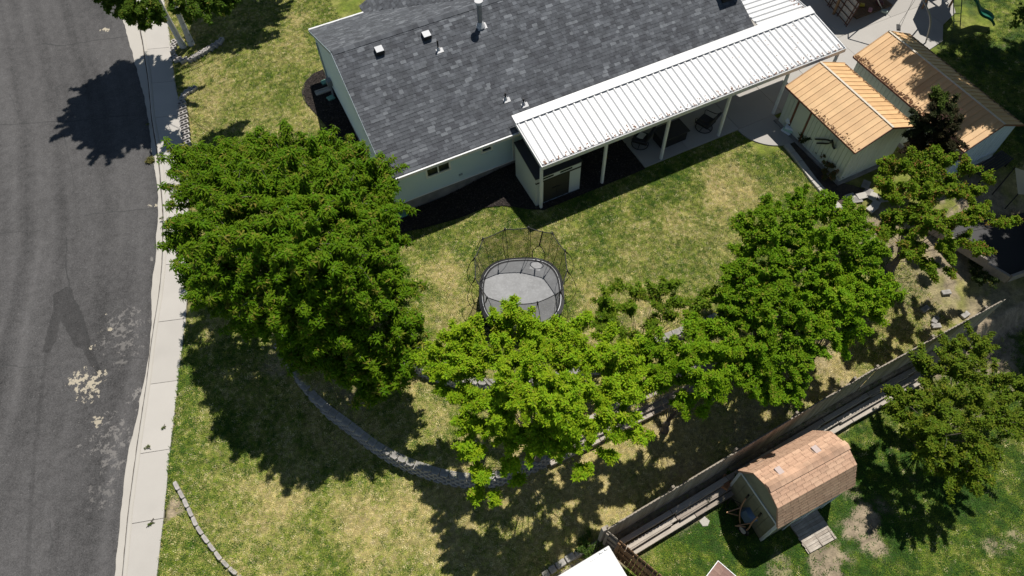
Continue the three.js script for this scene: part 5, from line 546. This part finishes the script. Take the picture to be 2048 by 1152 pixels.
// ------------------------------------------------------------------ trees and shrubs
function leafGeo(n, L, W, droop, spread, lift) { const v = [], uv = []; for (let i = 0; i < n; i++) { const a = i / n * 6.283 + (i % 3) * 0.35, el = lift + spread * (((i * 7) % 5) / 4 - 0.5), l = L * (0.75 + 0.1 * ((i * 5) % 6)), w = W * (0.85 + 0.06 * ((i * 3) % 5)); const c = Math.cos(a), s = Math.sin(a); const at = (t, side, up) => { const r = 0.012 + l * t * Math.cos(el) * (1 - 0.15 * t * Math.abs(droop)), y = l * t * Math.sin(el) - droop * l * t * t + up; return [c * r - s * side, y, s * r + c * side]; };
    const b = at(0, 0, 0), m1 = at(0.5, w / 2, 0.2 * w), m2 = at(0.5, -w / 2, 0.2 * w), mc = at(0.5, 0, 0), t = at(1, 0, 0); v.push(...b, ...m1, ...mc, ...b, ...mc, ...m2, ...mc, ...m1, ...t, ...mc, ...t, ...m2); for (let k = 0; k < 12; k++) uv.push(0, 0); }
  const g = new THREE.BufferGeometry(); g.setAttribute('position', new THREE.Float32BufferAttribute(v, 3)); g.setAttribute('uv', new THREE.Float32BufferAttribute(uv, 2)); g.computeVertexNormals(); return g; }
const leafMat = (tr = 0.35, rough = 0.7) => new THREE.MeshPhysicalMaterial({ color: 0xffffff, roughness: rough, transmission: tr, thickness: 0, side: THREE.DoubleSide, specularIntensity: 0.15 });
const mLeaf = leafMat(0.38), mLeafDark = leafMat(0.3);
const G_cherry = leafGeo(7, 0.155, 0.052, 0.6, 0.9, 0.1), G_small = leafGeo(6, 0.098, 0.040, 0.1, 0.9, 0.25), G_oval = leafGeo(6, 0.092, 0.050, 0.2, 1.1, 0.2), G_birch = leafGeo(6, 0.092, 0.063, 0.5, 1.6, 0.0);
const rdir = () => { const z = rr(-1, 1), a = rnd() * 6.2832, r = Math.sqrt(1 - z * z); return V(r * Math.cos(a), z, r * Math.sin(a)); };
// lobes: [x, y, z, r] in metres; leaves sit along twigs that spray through each lobe
function makeTree(name, label, o) {
  const base = o.base, t = thing(name, label, o.category || 'tree', [base.x, base.y - 0.05, base.z], 0, o.group); const loc = p => p.clone().sub(t.position);
  const wood = [], twigs = [], spots = []; const stems = o.stems || [[base, V(base.x, base.y + o.fork, base.z)]];
  for (const [a, b] of stems) { const n = 6, pts = []; for (let i = 0; i <= n; i++) { const p = loc(a).lerp(loc(b), i / n); if (i && i < n) p.add(V(rr(-1, 1), 0, rr(-1, 1)).multiplyScalar(o.trunkR * 0.35)); pts.push(p); } const cur = new THREE.CatmullRomCurve3(pts); const g = new THREE.TubeGeometry(cur, 12, 1, 9); const P0 = g.attributes.position, cp = V(0, 0, 0); for (let i = 0; i <= 12; i++) { cur.getPointAt(i / 12, cp); const r = o.trunkR * mix(1.15, 0.6, i / 12) * (i === 0 ? 1.25 : 1); for (let j = 0; j <= 9; j++) { const k = i * 10 + j; P0.setXYZ(k, cp.x + (P0.getX(k) - cp.x) * r, cp.y + (P0.getY(k) - cp.y) * r, cp.z + (P0.getZ(k) - cp.z) * r); } } g.computeVertexNormals(); uvm(g); wood.push(g); }
  for (const [lx, ly, lz, r, col] of o.lobes) { const c = V(lx, ly, lz).sub(t.position); let bs = stems[0]; if (stems.length > 1) bs = stems[Math.floor(rnd() * stems.length)]; const tip = loc(bs[1]); const st = loc(bs[0]).lerp(tip, rr(0.7, 1)); const mid = st.clone().lerp(c, 0.5).add(V(rr(-0.15, 0.15), 0.12 * st.distanceTo(c), rr(-0.15, 0.15)));
    const lim = new THREE.CatmullRomCurve3([st, mid, c]); const lr = Math.max(0.012, o.limbR * Math.min(1, r / 0.9)); { const g = new THREE.TubeGeometry(lim, 8, 1, 5); const P0 = g.attributes.position, cp = V(0, 0, 0); for (let i = 0; i <= 8; i++) { lim.getPointAt(i / 8, cp); const q = lr * mix(1, 0.35, i / 8); for (let j = 0; j <= 5; j++) { const k = i * 6 + j; P0.setXYZ(k, cp.x + (P0.getX(k) - cp.x) * q, cp.y + (P0.getY(k) - cp.y) * q, cp.z + (P0.getZ(k) - cp.z) * q); } } g.computeVertexNormals(); wood.push(g); }
    const K = Math.max(3, Math.round(o.sprays * Math.pow(r / 0.6, 1.7))); const outw = c.clone().setY(0).normalize();
    for (let k = 0; k < K; k++) { const s = lim.getPointAt(rr(0.72, 1)).lerp(c, 0.5); const d = rdir(); d.y = d.y * 0.8 + 0.15; d.addScaledVector(outw, o.outward || 0.25).normalize(); const L = r * (0.65 + 0.85 * Math.pow(rnd(), 1.5)); const e = c.clone().add(V(d.x * L, d.y * L * (o.flat || 0.85), d.z * L)); const bend = s.clone().lerp(e, 0.5).add(V(rr(-0.1, 0.1), 0.14 * r, rr(-0.1, 0.1))); twigs.push(tube([s, bend, e], 0.006, 4, 3)); const m = Math.max(3, Math.round(s.distanceTo(e) * o.den * 1.5)); for (let q = 0; q < m; q++) { const u = 0.12 + 0.88 * Math.pow(rnd(), 0.8); const p = s.clone().multiplyScalar((1 - u) * (1 - u)).addScaledVector(bend, 2 * u * (1 - u)).addScaledVector(e, u * u); p.add(rdir().multiplyScalar(o.fat * (1.15 - 0.75 * u) * rnd())); spots.push([p, d, col]); } } }
  const trunk = part('trunk', wood, o.bark || M.bark, t); if (twigs.length) { const tw = part('twigs', twigs, o.twigMat || M.twig, t); tw.userData.kind = 'stuff'; }
  const im = new THREE.InstancedMesh(o.leaf, o.mat || mLeaf, spots.length), m4 = new THREE.Matrix4(), qt = new THREE.Quaternion(), q2 = new THREE.Quaternion(), cc = new THREE.Color(); spots.forEach(([p, d, col], i) => { const up = d.clone().multiplyScalar(0.55).add(V(rr(-0.7, 0.7), 0.75, rr(-0.7, 0.7))).normalize(); qt.setFromUnitVectors(V(0, 1, 0), up); q2.setFromAxisAngle(V(0, 1, 0), rnd() * 6.3); qt.multiply(q2); const s = rr(0.65, 1.3) * (o.leafS || 1); m4.compose(p, qt, V(s, s, s)); im.setMatrixAt(i, m4); let c = [o.c[0] * rr(0.82, 1.2), o.c[1], o.c[2]]; if (o.tipC && rnd() < (o.tipN || 0.1) * 0.5) c = mix3(c, o.tipC, rr(0.4, 0.9)); if (col) c = mix3(c, col, rr(0.5, 1)); const j = rr(0.9, 1.1); im.setColorAt(i, cc.setRGB(c[0] * j, c[1] * j, c[2] * j)); }); im.name = 'crown'; im.userData.kind = 'stuff'; im.castShadow = im.receiveShadow = true; t.add(im);
  return t; }
const gAt = (x, z) => V(x, ground(x, z), z);
const under = (px, py, h) => { const p = P(px, py, h); return gAt(p.x, p.z); };
const L = (l, dh = 0) => l.map(([px, py, h, r = 0.6, c]) => { const p = P(px, py, h + dh); return [p.x, p.y, p.z, r, c]; });
const scat = (c, rad, n, r0, r1) => { const out = []; for (let i = 0; i < n; i++) { const y = 1 - 2 * (i + 0.5) / n, a = i * 2.39996, q = Math.sqrt(1 - y * y), k = rr(0.75, 1.05); out.push([c[0] + rad[0] * q * Math.cos(a) * k, c[1] + rad[1] * y * k, c[2] + rad[2] * q * Math.sin(a) * k, rr(r0, r1)]); } return out; };

makeTree('leafy_tree', 'huge dense dark green tree between the sidewalk and house', { base: gAt(-1.0, -14.9), fork: 1.3, trunkR: 0.26, limbR: 0.09, sprays: 15, den: 24, fat: 0.26, flat: 0.8, leaf: G_cherry, c: [0.104, 0.198, 0.0042], tipC: [0.27, 0.23, 0.04], tipN: 0.16, mat: mLeafDark,
  lobes: L([[375, 320, 4, 0.75], [440, 312, 4.3, 0.8], [500, 302, 4.5, 0.8], [560, 297, 4.6, 0.8], [640, 312, 4.6, 0.9], [692, 315, 4.4, 0.75], [745, 350, 4.2, 0.85], [765, 405, 4, 0.8], [768, 468, 3.8, 0.75], [790, 560, 3.6, 0.75], [800, 640, 3.2, 0.85], [812, 700, 2.8, 0.7], [765, 735, 2.2, 0.85], [742, 785, 1.6, 0.55], [690, 725, 2.4, 0.85], [620, 680, 2.4, 0.85], [550, 645, 2.6, 0.85], [480, 615, 2.8, 0.8], [420, 590, 3, 0.75], [392, 545, 3.4, 0.7], [380, 490, 3.8, 0.75], [390, 430, 4.2, 0.85], [392, 375, 4.2, 0.85], [348, 478, 3, 0.42], [540, 268, 4.6, 0.28], [460, 400, 5.5, 1], [540, 390, 6, 1.05], [620, 400, 6, 1.05], [700, 420, 5.6, 1], [450, 480, 5.8, 1], [530, 480, 6.5, 1.1], [610, 490, 6.6, 1.1], [690, 510, 6, 1], [480, 560, 5, 1], [560, 570, 5.5, 1.1], [640, 580, 5.4, 1], [710, 600, 4.8, 1], [600, 640, 4, 0.9], [680, 660, 4, 0.9], [520, 620, 3.8, 0.9], [740, 540, 5, 0.9], [430, 350, 4.6, 0.8], [580, 340, 5.2, 0.9], [500, 345, 5, 0.85], [660, 360, 5.2, 0.9], [440, 545, 4.6, 0.9], [725, 690, 3.2, 0.9], [640, 710, 2, 0.6], [580, 690, 1.8, 0.6]]) });
const fruit = { fork: 0.9, trunkR: 0.13, limbR: 0.032, sprays: 15, den: 66, fat: 0.17, flat: 0.75, outward: 0.35, leaf: G_small, c: [0.195, 0.338, 0.0094], tipC: [0.34, 0.30, 0.05], tipN: 0.1 };
makeTree('fruit_tree', 'bright lime green sprawling fruit tree in front of the trampoline', { ...fruit, c: [0.276, 0.424, 0.0134], base: under(1075, 800, 4.3), lobes: L([[905, 690, 2.3, 0.55], [950, 670, 2.6], [1000, 652, 2.8, 0.55], [1050, 645, 3, 0.55], [1012, 620, 2.6, 0.3], [1030, 602, 2.4, 0.14], [1092, 672, 3], [1140, 652, 2.6, 0.38], [1180, 632, 2.4, 0.22], [868, 702, 2, 0.33], [880, 742, 2, 0.38], [940, 730, 2.8], [1000, 720, 3.2], [1060, 720, 3.5], [1120, 712, 3.3], [1180, 712, 2.8], [1232, 722, 2.4, 0.5], [1275, 742, 2.2, 0.45], [930, 790, 2.4, 0.45], [888, 782, 1.8, 0.36], [980, 790, 3], [1040, 790, 3.4], [1100, 790, 3.4], [1160, 780, 3.1], [1222, 790, 2.6, 0.55], [950, 850, 2.2, 0.5], [940, 900, 2, 0.42], [958, 945, 1.6, 0.36], [952, 990, 1.2, 0.3], [982, 1000, 1.3, 0.22], [1010, 860, 2.6, 0.5], [1022, 920, 2, 0.34], [1042, 957, 1.6, 0.26], [1080, 850, 3, 0.6], [1092, 892, 2.6, 0.42], [1140, 850, 2.8, 0.6], [1130, 902, 2.2, 0.38], [1165, 942, 1.8, 0.3], [1200, 850, 2.5, 0.5], [1212, 908, 1.8, 0.26], [1250, 840, 2.2, 0.42], [1270, 880, 1.8, 0.28], [1292, 870, 1.6, 0.2], [1150, 690, 2.6, 0.5], [1210, 680, 2.3, 0.45], [1260, 700, 2.2, 0.45], [1255, 775, 2.3, 0.45], [905, 740, 2.3, 0.45], [850, 715, 1.8, 0.3], [920, 700, 2.4, 0.5], [1060, 800, 4.2, 0.6], [1100, 760, 4.2, 0.6], [1030, 760, 4, 0.55], [1120, 820, 3.8, 0.55], [1000, 830, 3, 0.5], [1060, 880, 2.8, 0.5], [1300, 770, 2, 0.35]], 1.7) });
makeTree('fruit_tree', 'small thin leafed tree by the upper block wall', { ...fruit, sprays: 13, den: 56, trunkR: 0.08, c: [0.155, 0.251, 0.0137], base: under(1295, 625, 2.8), fork: 0.7, lobes: L([[1215, 602, 2.2, 0.45], [1240, 570, 2.2, 0.28], [1200, 642, 2, 0.34], [1262, 612, 2.2, 0.4], [1310, 592, 2.3, 0.42], [1340, 570, 2.3, 0.3], [1362, 602, 2.2, 0.42], [1300, 642, 2.2, 0.42], [1250, 662, 2, 0.36], [1400, 612, 2.2, 0.4], [1225, 625, 2.2, 0.4], [1330, 620, 2.4, 0.45], [1275, 585, 2.2, 0.3], [1215, 665, 2.1, 0.35], [1380, 640, 2.2, 0.35], [1420, 590, 2.2, 0.3]], 0.7) });
makeTree('fruit_tree', 'green fruit tree leaning over the timber wall steps', { ...fruit, base: under(1380, 740, 3.6), lobes: L([[1330, 705, 2.7], [1382, 692, 2.9], [1430, 702, 2.7], [1340, 755, 2.7, 0.5], [1400, 752, 2.9], [1448, 742, 2.3, 0.45], [1308, 732, 2.3, 0.42], [1372, 800, 2.1, 0.45], [1408, 820, 1.7, 0.25], [1290, 702, 2.3, 0.35], [1420, 660, 2.6, 0.45], [1360, 720, 3, 0.5], [1420, 770, 2.2, 0.45], [1460, 710, 2.4, 0.4], [1320, 770, 2.2, 0.35], [1390, 655, 2.5, 0.4]], 1.2) });
makeTree('fruit_tree', 'tall bushy green tree near the shrub bed corner', { ...fruit, c: [0.160, 0.288, 0.0083], trunkR: 0.16, leaf: G_oval, base: under(1570, 570, 4), lobes: L([[1490, 452, 2.8, 0.5], [1540, 422, 3.2, 0.55], [1590, 402, 3.2, 0.5], [1640, 405, 3, 0.55], [1690, 422, 2.8, 0.5], [1722, 452, 2.8, 0.5], [1490, 512, 3, 0.6], [1550, 480, 3.8, 0.75], [1610, 470, 3.8, 0.75], [1670, 482, 3.4, 0.7], [1728, 502, 3, 0.6], [1472, 562, 2.8, 0.5], [1520, 560, 3.3, 0.65], [1580, 550, 3.6, 0.75], [1480, 620, 2.8, 0.55], [1530, 640, 3, 0.65], [1502, 690, 2.6, 0.55], [1560, 700, 2.6, 0.55], [1540, 748, 2.1, 0.5], [1590, 738, 2, 0.42], [1452, 602, 2.6, 0.35], [1462, 660, 2.4, 0.42], [1590, 620, 3, 0.6], [1585, 680, 2.4, 0.5], [1560, 790, 1.6, 0.4], [1630, 530, 3.2, 0.6], [1470, 725, 2.2, 0.5], [1520, 722, 2.4, 0.55], [1500, 765, 1.9, 0.5], [1610, 700, 2.2, 0.5], [1455, 690, 2.2, 0.45], [1590, 780, 1.6, 0.4], [1530, 790, 1.6, 0.4], [1440, 640, 2.4, 0.4], [1620, 650, 2.6, 0.5], [1550, 600, 3.4, 0.6], [1510, 600, 3.2, 0.6]], 1.0) });
makeTree('fruit_tree', 'rounded green tree above the bare slope by the fence', { ...fruit, c: [0.195, 0.338, 0.0096], leaf: G_oval, base: under(1705, 610, 3.6), lobes: L([[1640, 562, 2.8, 0.6], [1700, 542, 2.8, 0.6], [1750, 562, 2.6, 0.5], [1776, 592, 2.2, 0.38], [1650, 610, 3, 0.6], [1710, 610, 3, 0.6], [1756, 622, 2.4, 0.4], [1660, 658, 2.4, 0.5], [1710, 658, 2.4, 0.42], [1690, 690, 2, 0.35], [1788, 562, 2.2, 0.22], [1640, 640, 2.6, 0.5], [1735, 590, 2.8, 0.5], [1680, 580, 3.1, 0.55], [1620, 590, 2.8, 0.5]], 1.0) });
makeTree('red_tipped_tree', 'broad green tree with red leaf tips beside the sheds', { ...fruit, c: [0.162, 0.258, 0.0115], tipC: [0.36, 0.16, 0.06], tipN: 0.2, trunkR: 0.17, leaf: G_oval, base: under(1870, 420, 3.4), lobes: L([[1780, 332, 2.8, 0.5], [1830, 322, 3, 0.6], [1880, 322, 3, 0.6], [1930, 332, 2.6, 0.42], [1790, 382, 3, 0.6], [1850, 382, 3.4, 0.75], [1910, 372, 3, 0.6], [1956, 382, 2.3, 0.34], [1800, 432, 2.8, 0.6], [1860, 442, 3.2, 0.75], [1920, 432, 2.8, 0.6], [1960, 422, 2.4, 0.42], [1998, 442, 2.2, 0.34], [2026, 447, 2, 0.22], [1830, 490, 2.6, 0.6], [1890, 490, 2.6, 0.5], [1930, 482, 2.2, 0.34], [1968, 495, 2, 0.34], [1860, 530, 2.1, 0.42], [1900, 545, 1.8, 0.25], [1770, 462, 2.4, 0.5], [1985, 352, 2.2, 0.24]], 0.7) });
makeTree('plum_tree', 'dark purple leafed upright tree between the tan roofs', { ...fruit, c: [0.041, 0.039, 0.0142], tipC: [0.11, 0.05, 0.05], tipN: 0.3, trunkR: 0.1, fork: 1.2, leaf: G_oval, base: PG(1835, 330), lobes: L([[1884, 190, 4.4, 0.35, [0.10, 0.16, 0.02]], [1888, 215, 4, 0.49, [0.05, 0.07, 0.02]], [1872, 232, 3.8, 0.54], [1905, 242, 3.6, 0.54], [1852, 255, 3.2, 0.61, [0.04, 0.06, 0.02]], [1890, 267, 3.2, 0.68], [1842, 285, 2.6, 0.61], [1880, 296, 2.6, 0.68], [1832, 305, 2, 0.49], [1865, 316, 2, 0.49]]) });
{ const l = []; for (let x = 1800; x < 2100; x += 50) for (let y = 700; y < 980; y += 48) { const e = Math.hypot((x - 1918) / 140, (y - 822) / 130); if (e < 1) l.push([x + rr(-14, 14), y + rr(-14, 14), 0.5 + 1.5 * (1 - e * e), rr(0.5, 0.7)]); } makeTree('garden_tree', 'round olive green tree on the neighbour lawn behind the fence', { ...fruit, c: [0.144, 0.212, 0.0137], tipN: 0.05, trunkR: 0.14, sprays: 11, den: 40, leaf: G_oval, base: gAt(16.1, -1.7), lobes: L(l) }); }
const birchBark = std([0.62, 0.60, 0.56], 0.8, { map: dtex(256, 256, (u, v) => { const a = pf(u, v, 8, 3), b = pnoise(u * 6, v * 40, 6 * 1); return pnoise(u * 8, v * 24, 8) > 0.74 && a > 0.40 ? 0.05 : 0.75 + 0.3 * a; }, true, 1) });
{ const b1 = PG(367, 94), b2_ = PG(383, 89); makeTree('birch_tree', 'tall white barked birch with two trunks beside the street', { ...fruit, bark: birchBark, base: b1.clone().setY(b1.y - 0.1), stems: [[b1, V(b1.x - 0.15, 8.5, b1.z - 0.2)], [b2_, V(b2_.x + 0.3, 8, b2_.z - 0.5)]], trunkR: 0.125, limbR: 0.04, sprays: 11, den: 36, leaf: G_birch, leafS: 1.25, c: [0.083, 0.148, 0.0101], tipN: 0, lobes: [...L([[250, 18, 4.5, 0.6], [222, 2, 4.5, 0.5], [278, 38, 4.2, 0.45], [300, 10, 5, 0.6], [285, 62, 3.6, 0.25], [265, 5, 5, 0.6], [312, 30, 4.6, 0.5], [240, 40, 4, 0.3]]), ...L([[395, 5, 5.5, 0.8], [400, 30, 4.6, 0.5], [455, 12, 4.6, 0.4], [425, 15, 5, 0.6], [450, -4, 5, 0.5], [360, -20, 6, 0.9]]), ...scat([-3.0, 8, -33.6], [2.2, 3, 2.6], 44, 0.7, 1.0), ...scat([-3.0, 8, -33.6], [1.2, 2, 1.4], 12, 0.8, 1.0), ...scat([2.4, 6.4, -36.0], [2.2, 1.7, 1.9], 26, 0.7, 0.95)] }); }
// shade trees just beyond the picture's right edge: their shade lies over the sheds, the swings and the bed
makeTree('shade_tree', 'large shade tree beyond the swing set', { ...fruit, leaf: G_oval, leafS: 1.6, trunkR: 0.25, limbR: 0.08, fork: 3, sprays: 7, den: 16, fat: 0.4, c: [0.055, 0.097, 0.0096], base: gAt(34.5, -13.5), lobes: [...scat([31.6, 8.2, -13.9], [4.9, 2.0, 4.8], 80, 0.8, 1.1), ...scat([31.6, 8.0, -13.9], [2.4, 1, 2.6], 20, 0.9, 1.1)] });
makeTree('shade_tree', 'large shade tree beyond the garden bed', { ...fruit, leaf: G_oval, leafS: 1.6, trunkR: 0.22, limbR: 0.08, fork: 3, sprays: 7, den: 16, fat: 0.4, c: [0.055, 0.097, 0.0096], base: gAt(30.2, -8), lobes: [...scat([29.4, 6.4, -8.4], [3.4, 1.8, 4.4], 60, 0.8, 1.1), ...scat([28.4, 5.6, -6.0], [2.0, 1.2, 1.6], 14, 0.8, 1)] });
makeTree('shade_tree', 'tall shade tree beyond the neighbour lawn', { ...fruit, leaf: G_oval, leafS: 1.6, trunkR: 0.28, limbR: 0.08, fork: 4, sprays: 7, den: 16, fat: 0.4, c: [0.055, 0.097, 0.0096], base: gAt(30, -4), lobes: [...scat([28.4, 8.6, -4.6], [4.0, 2.0, 4.6], 70, 0.8, 1.15), ...scat([28.4, 8.4, -4.6], [2, 1, 2.4], 18, 0.9, 1.1)] });
// shrubs
const shrub = (label, px, py, hgt, r, c, leaf, extra = {}) => { const b = PG(px, py); makeTree('shrub', label, { ...fruit, category: 'shrub', trunkR: 0.025, limbR: 0.015, fork: hgt * 0.3, sprays: 14, den: 50, fat: 0.12, leaf, leafS: 0.8, c, base: b, lobes: scat([b.x, b.y + hgt * 0.62, b.z], [r * 0.6, hgt * 0.3, r * 0.6], 5, r * 0.5, r * 0.65), ...extra }); };
shrub('dark rose bush with bright lime leaves by the bags', 1606, 287, 0.8, 0.55, [0.050, 0.075, 0.022], G_oval); shrub('small lime green sprig in the shrub bed', 1612, 288, 0.95, 0.2, [0.270, 0.350, 0.035], G_oval); shrub('reddish rose bush under the black arbour', 1640, 312, 0.8, 0.45, [0.145, 0.120, 0.045], G_oval, { tipC: [0.35, 0.12, 0.06], tipN: 0.4 }); shrub('leafy rose bush near the shed corner', 1655, 355, 0.7, 0.45, [0.130, 0.140, 0.040], G_oval, { tipC: [0.35, 0.12, 0.06], tipN: 0.4 }); shrub('climbing rose on the arbour upright', 1664, 318, 1.1, 0.22, [0.105, 0.120, 0.040], G_oval, { tipC: [0.35, 0.12, 0.06], tipN: 0.4 });
shrub('green weeds growing above the white trailer', 1183, 1098, 0.35, 0.5, [0.085, 0.150, 0.025], G_small); shrub('green seedling in the wooden planter', 1462, 962, 0.5, 0.2, [0.120, 0.210, 0.030], G_oval); shrub('dark bush at the garden bed end', 1955, 560, 0.7, 0.6, [0.055, 0.090, 0.022], G_oval); shrub('tuft of weeds sprouting from the gutter', 304, 326, 0.22, 0.18, [0.190, 0.190, 0.055], G_small);
for (const [px, py, l] of [[323, 437, 'small weed in the kerb joint beside the big tree'], [293, 895, 'small weed in the sidewalk crack'], [326, 858, 'tiny weed along the sidewalk crack'], [300, 1048, 'small weed in the lowest sidewalk joint'], [294, 250, 'leafy weed in the shaded gutter']]) { const p = onRoad(px, py); const b = p.clone(); makeTree('weed', l, { ...fruit, category: 'weed', trunkR: 0.006, limbR: 0.004, fork: 0.03, sprays: 60, den: 80, fat: 0.05, leaf: G_small, leafS: 0.3, c: [0.110, 0.165, 0.0228], base: b, lobes: [[b.x, b.y + 0.03, b.z, 0.07], [b.x + 0.06, b.y + 0.03, b.z, 0.04]] }); }

// ------------------------------------------------------------------ grass
{ const blades = (n, R, hgt, w) => { const v = [], uv = []; for (let i = 0; i < n; i++) { const a = i * 2.4, r = R * Math.sqrt((i + 0.5) / n), x = Math.cos(a) * r, z = Math.sin(a) * r, h = hgt * (0.6 + 0.13 * ((i * 5) % 5)), d = i * 1.7, lx = Math.cos(d) * hgt * 0.6, lz = Math.sin(d) * hgt * 0.6, px = -Math.sin(d) * w, pz = Math.cos(d) * w; v.push(x - px, 0, z - pz, x + px, 0, z + pz, x + lx, h, z + lz); for (let k = 0; k < 3; k++) uv.push(0, 0); } const g = new THREE.BufferGeometry(); g.setAttribute('position', new THREE.Float32BufferAttribute(v, 3)); g.setAttribute('uv', new THREE.Float32BufferAttribute(uv, 2)); g.computeVertexNormals(); return g; };
  const hard = [[WX - 0.05, EX, NZ, SZ], [20.0, 22.9, -15.7, -11.3], [23.6, 26.8, -16, -9.5], [9.1, 12.15, -3.5, -1.45], [10.3, 11.4, -1.5, -0.45], [20.1, 33.6, -32, -15.9], [13.4, 20.7, -18.8, -15.9], [5.2, 16.2, -34, -27]];
  const free = (x, z) => { if (x < walkX(z) + 0.01) return false; for (const [a, b, c, d] of hard) if (x > a && x < b && z > c && z < d) return false; if (onBed(x, z)) return false; if (x > 18.2 && x < 20.2 && z > -16.1 && z < -14.2) return false; if (x > 19.2 && x < 22 && z > -14.4 && z < -10.6) return false; return true; };
  const spots = []; const add = (x0, x1, z0, z1, den) => { const n = Math.round((x1 - x0) * (z1 - z0) * den); for (let i = 0; i < n; i++) { const x = rr(x0, x1), z = rr(z0, z1); if (!free(x, z)) continue; const b = bare(x, z); if (rnd() < b * 0.95) continue; spots.push([x, z]); } };
  add(-5.5, 5.5, -42, -18, 300); add(-9.5, 20.2, -18, -3.9, 420); add(3.5, 24, -3.9, 4, 380); add(26.8, 36, -20, -8.5, 130); add(-9.5, 3.5, -3.9, 1, 300);
  const im = new THREE.InstancedMesh(blades(9, 0.06, 0.065, 0.008), new THREE.MeshStandardMaterial({ color: 0xffffff, roughness: 0.9, side: THREE.DoubleSide }), spots.length); const m = new THREE.Matrix4(), q = new THREE.Quaternion(), c = new THREE.Color(); const up = V(0, 1, 0);
  spots.forEach(([x, z], i) => { const g0 = green(x, z), g = g0 + 1.3 * (rnd() - 0.5) * (0.6 + rnd()) * mix(1, 0.45, sstep(0.8, 1.05, g0)); const lush = clamp(g); q.setFromAxisAngle(up, rnd() * 6.3); const s = rr(0.7, 1.3) * mix(0.8, 1.15, lush); m.compose(V(x, ground(x, z) - 0.004, z), q, V(s, s * rr(0.7, 1.3), s)); im.setMatrixAt(i, m); let k = gcol(g, 0); if (rnd() < 0.22 * (1 - lush)) k = [0.72, 0.62, 0.36]; const j = rr(0.45, 1.6); im.setColorAt(i, c.setRGB(k[0] * j, k[1] * j, k[2] * j)); });
  im.name = 'grass'; im.receiveShadow = true; im.castShadow = true; tag(im, 'short green and straw coloured lawn grass', 'grass', null, 'stuff'); scene.add(im); console.log('grass', spots.length); }

// put every group that was built in world coordinates at its own base
for (const g of scene.children) if (g.isGroup && g.position.lengthSq() === 0 && g.rotation.y === 0) { const b = new THREE.Box3().setFromObject(g), c = b.getCenter(V(0, 0, 0)); c.y = Math.max(b.min.y, -2); g.position.copy(c); for (const k of g.children) k.position.sub(c); }
let tri = 0; scene.traverse(o => { if (o.isMesh && !o.isInstancedMesh) tri += (o.geometry.index ? o.geometry.index.count : o.geometry.attributes.position.count) / 3; }); console.log('triangles', tri);
renderer.render(scene, camera);
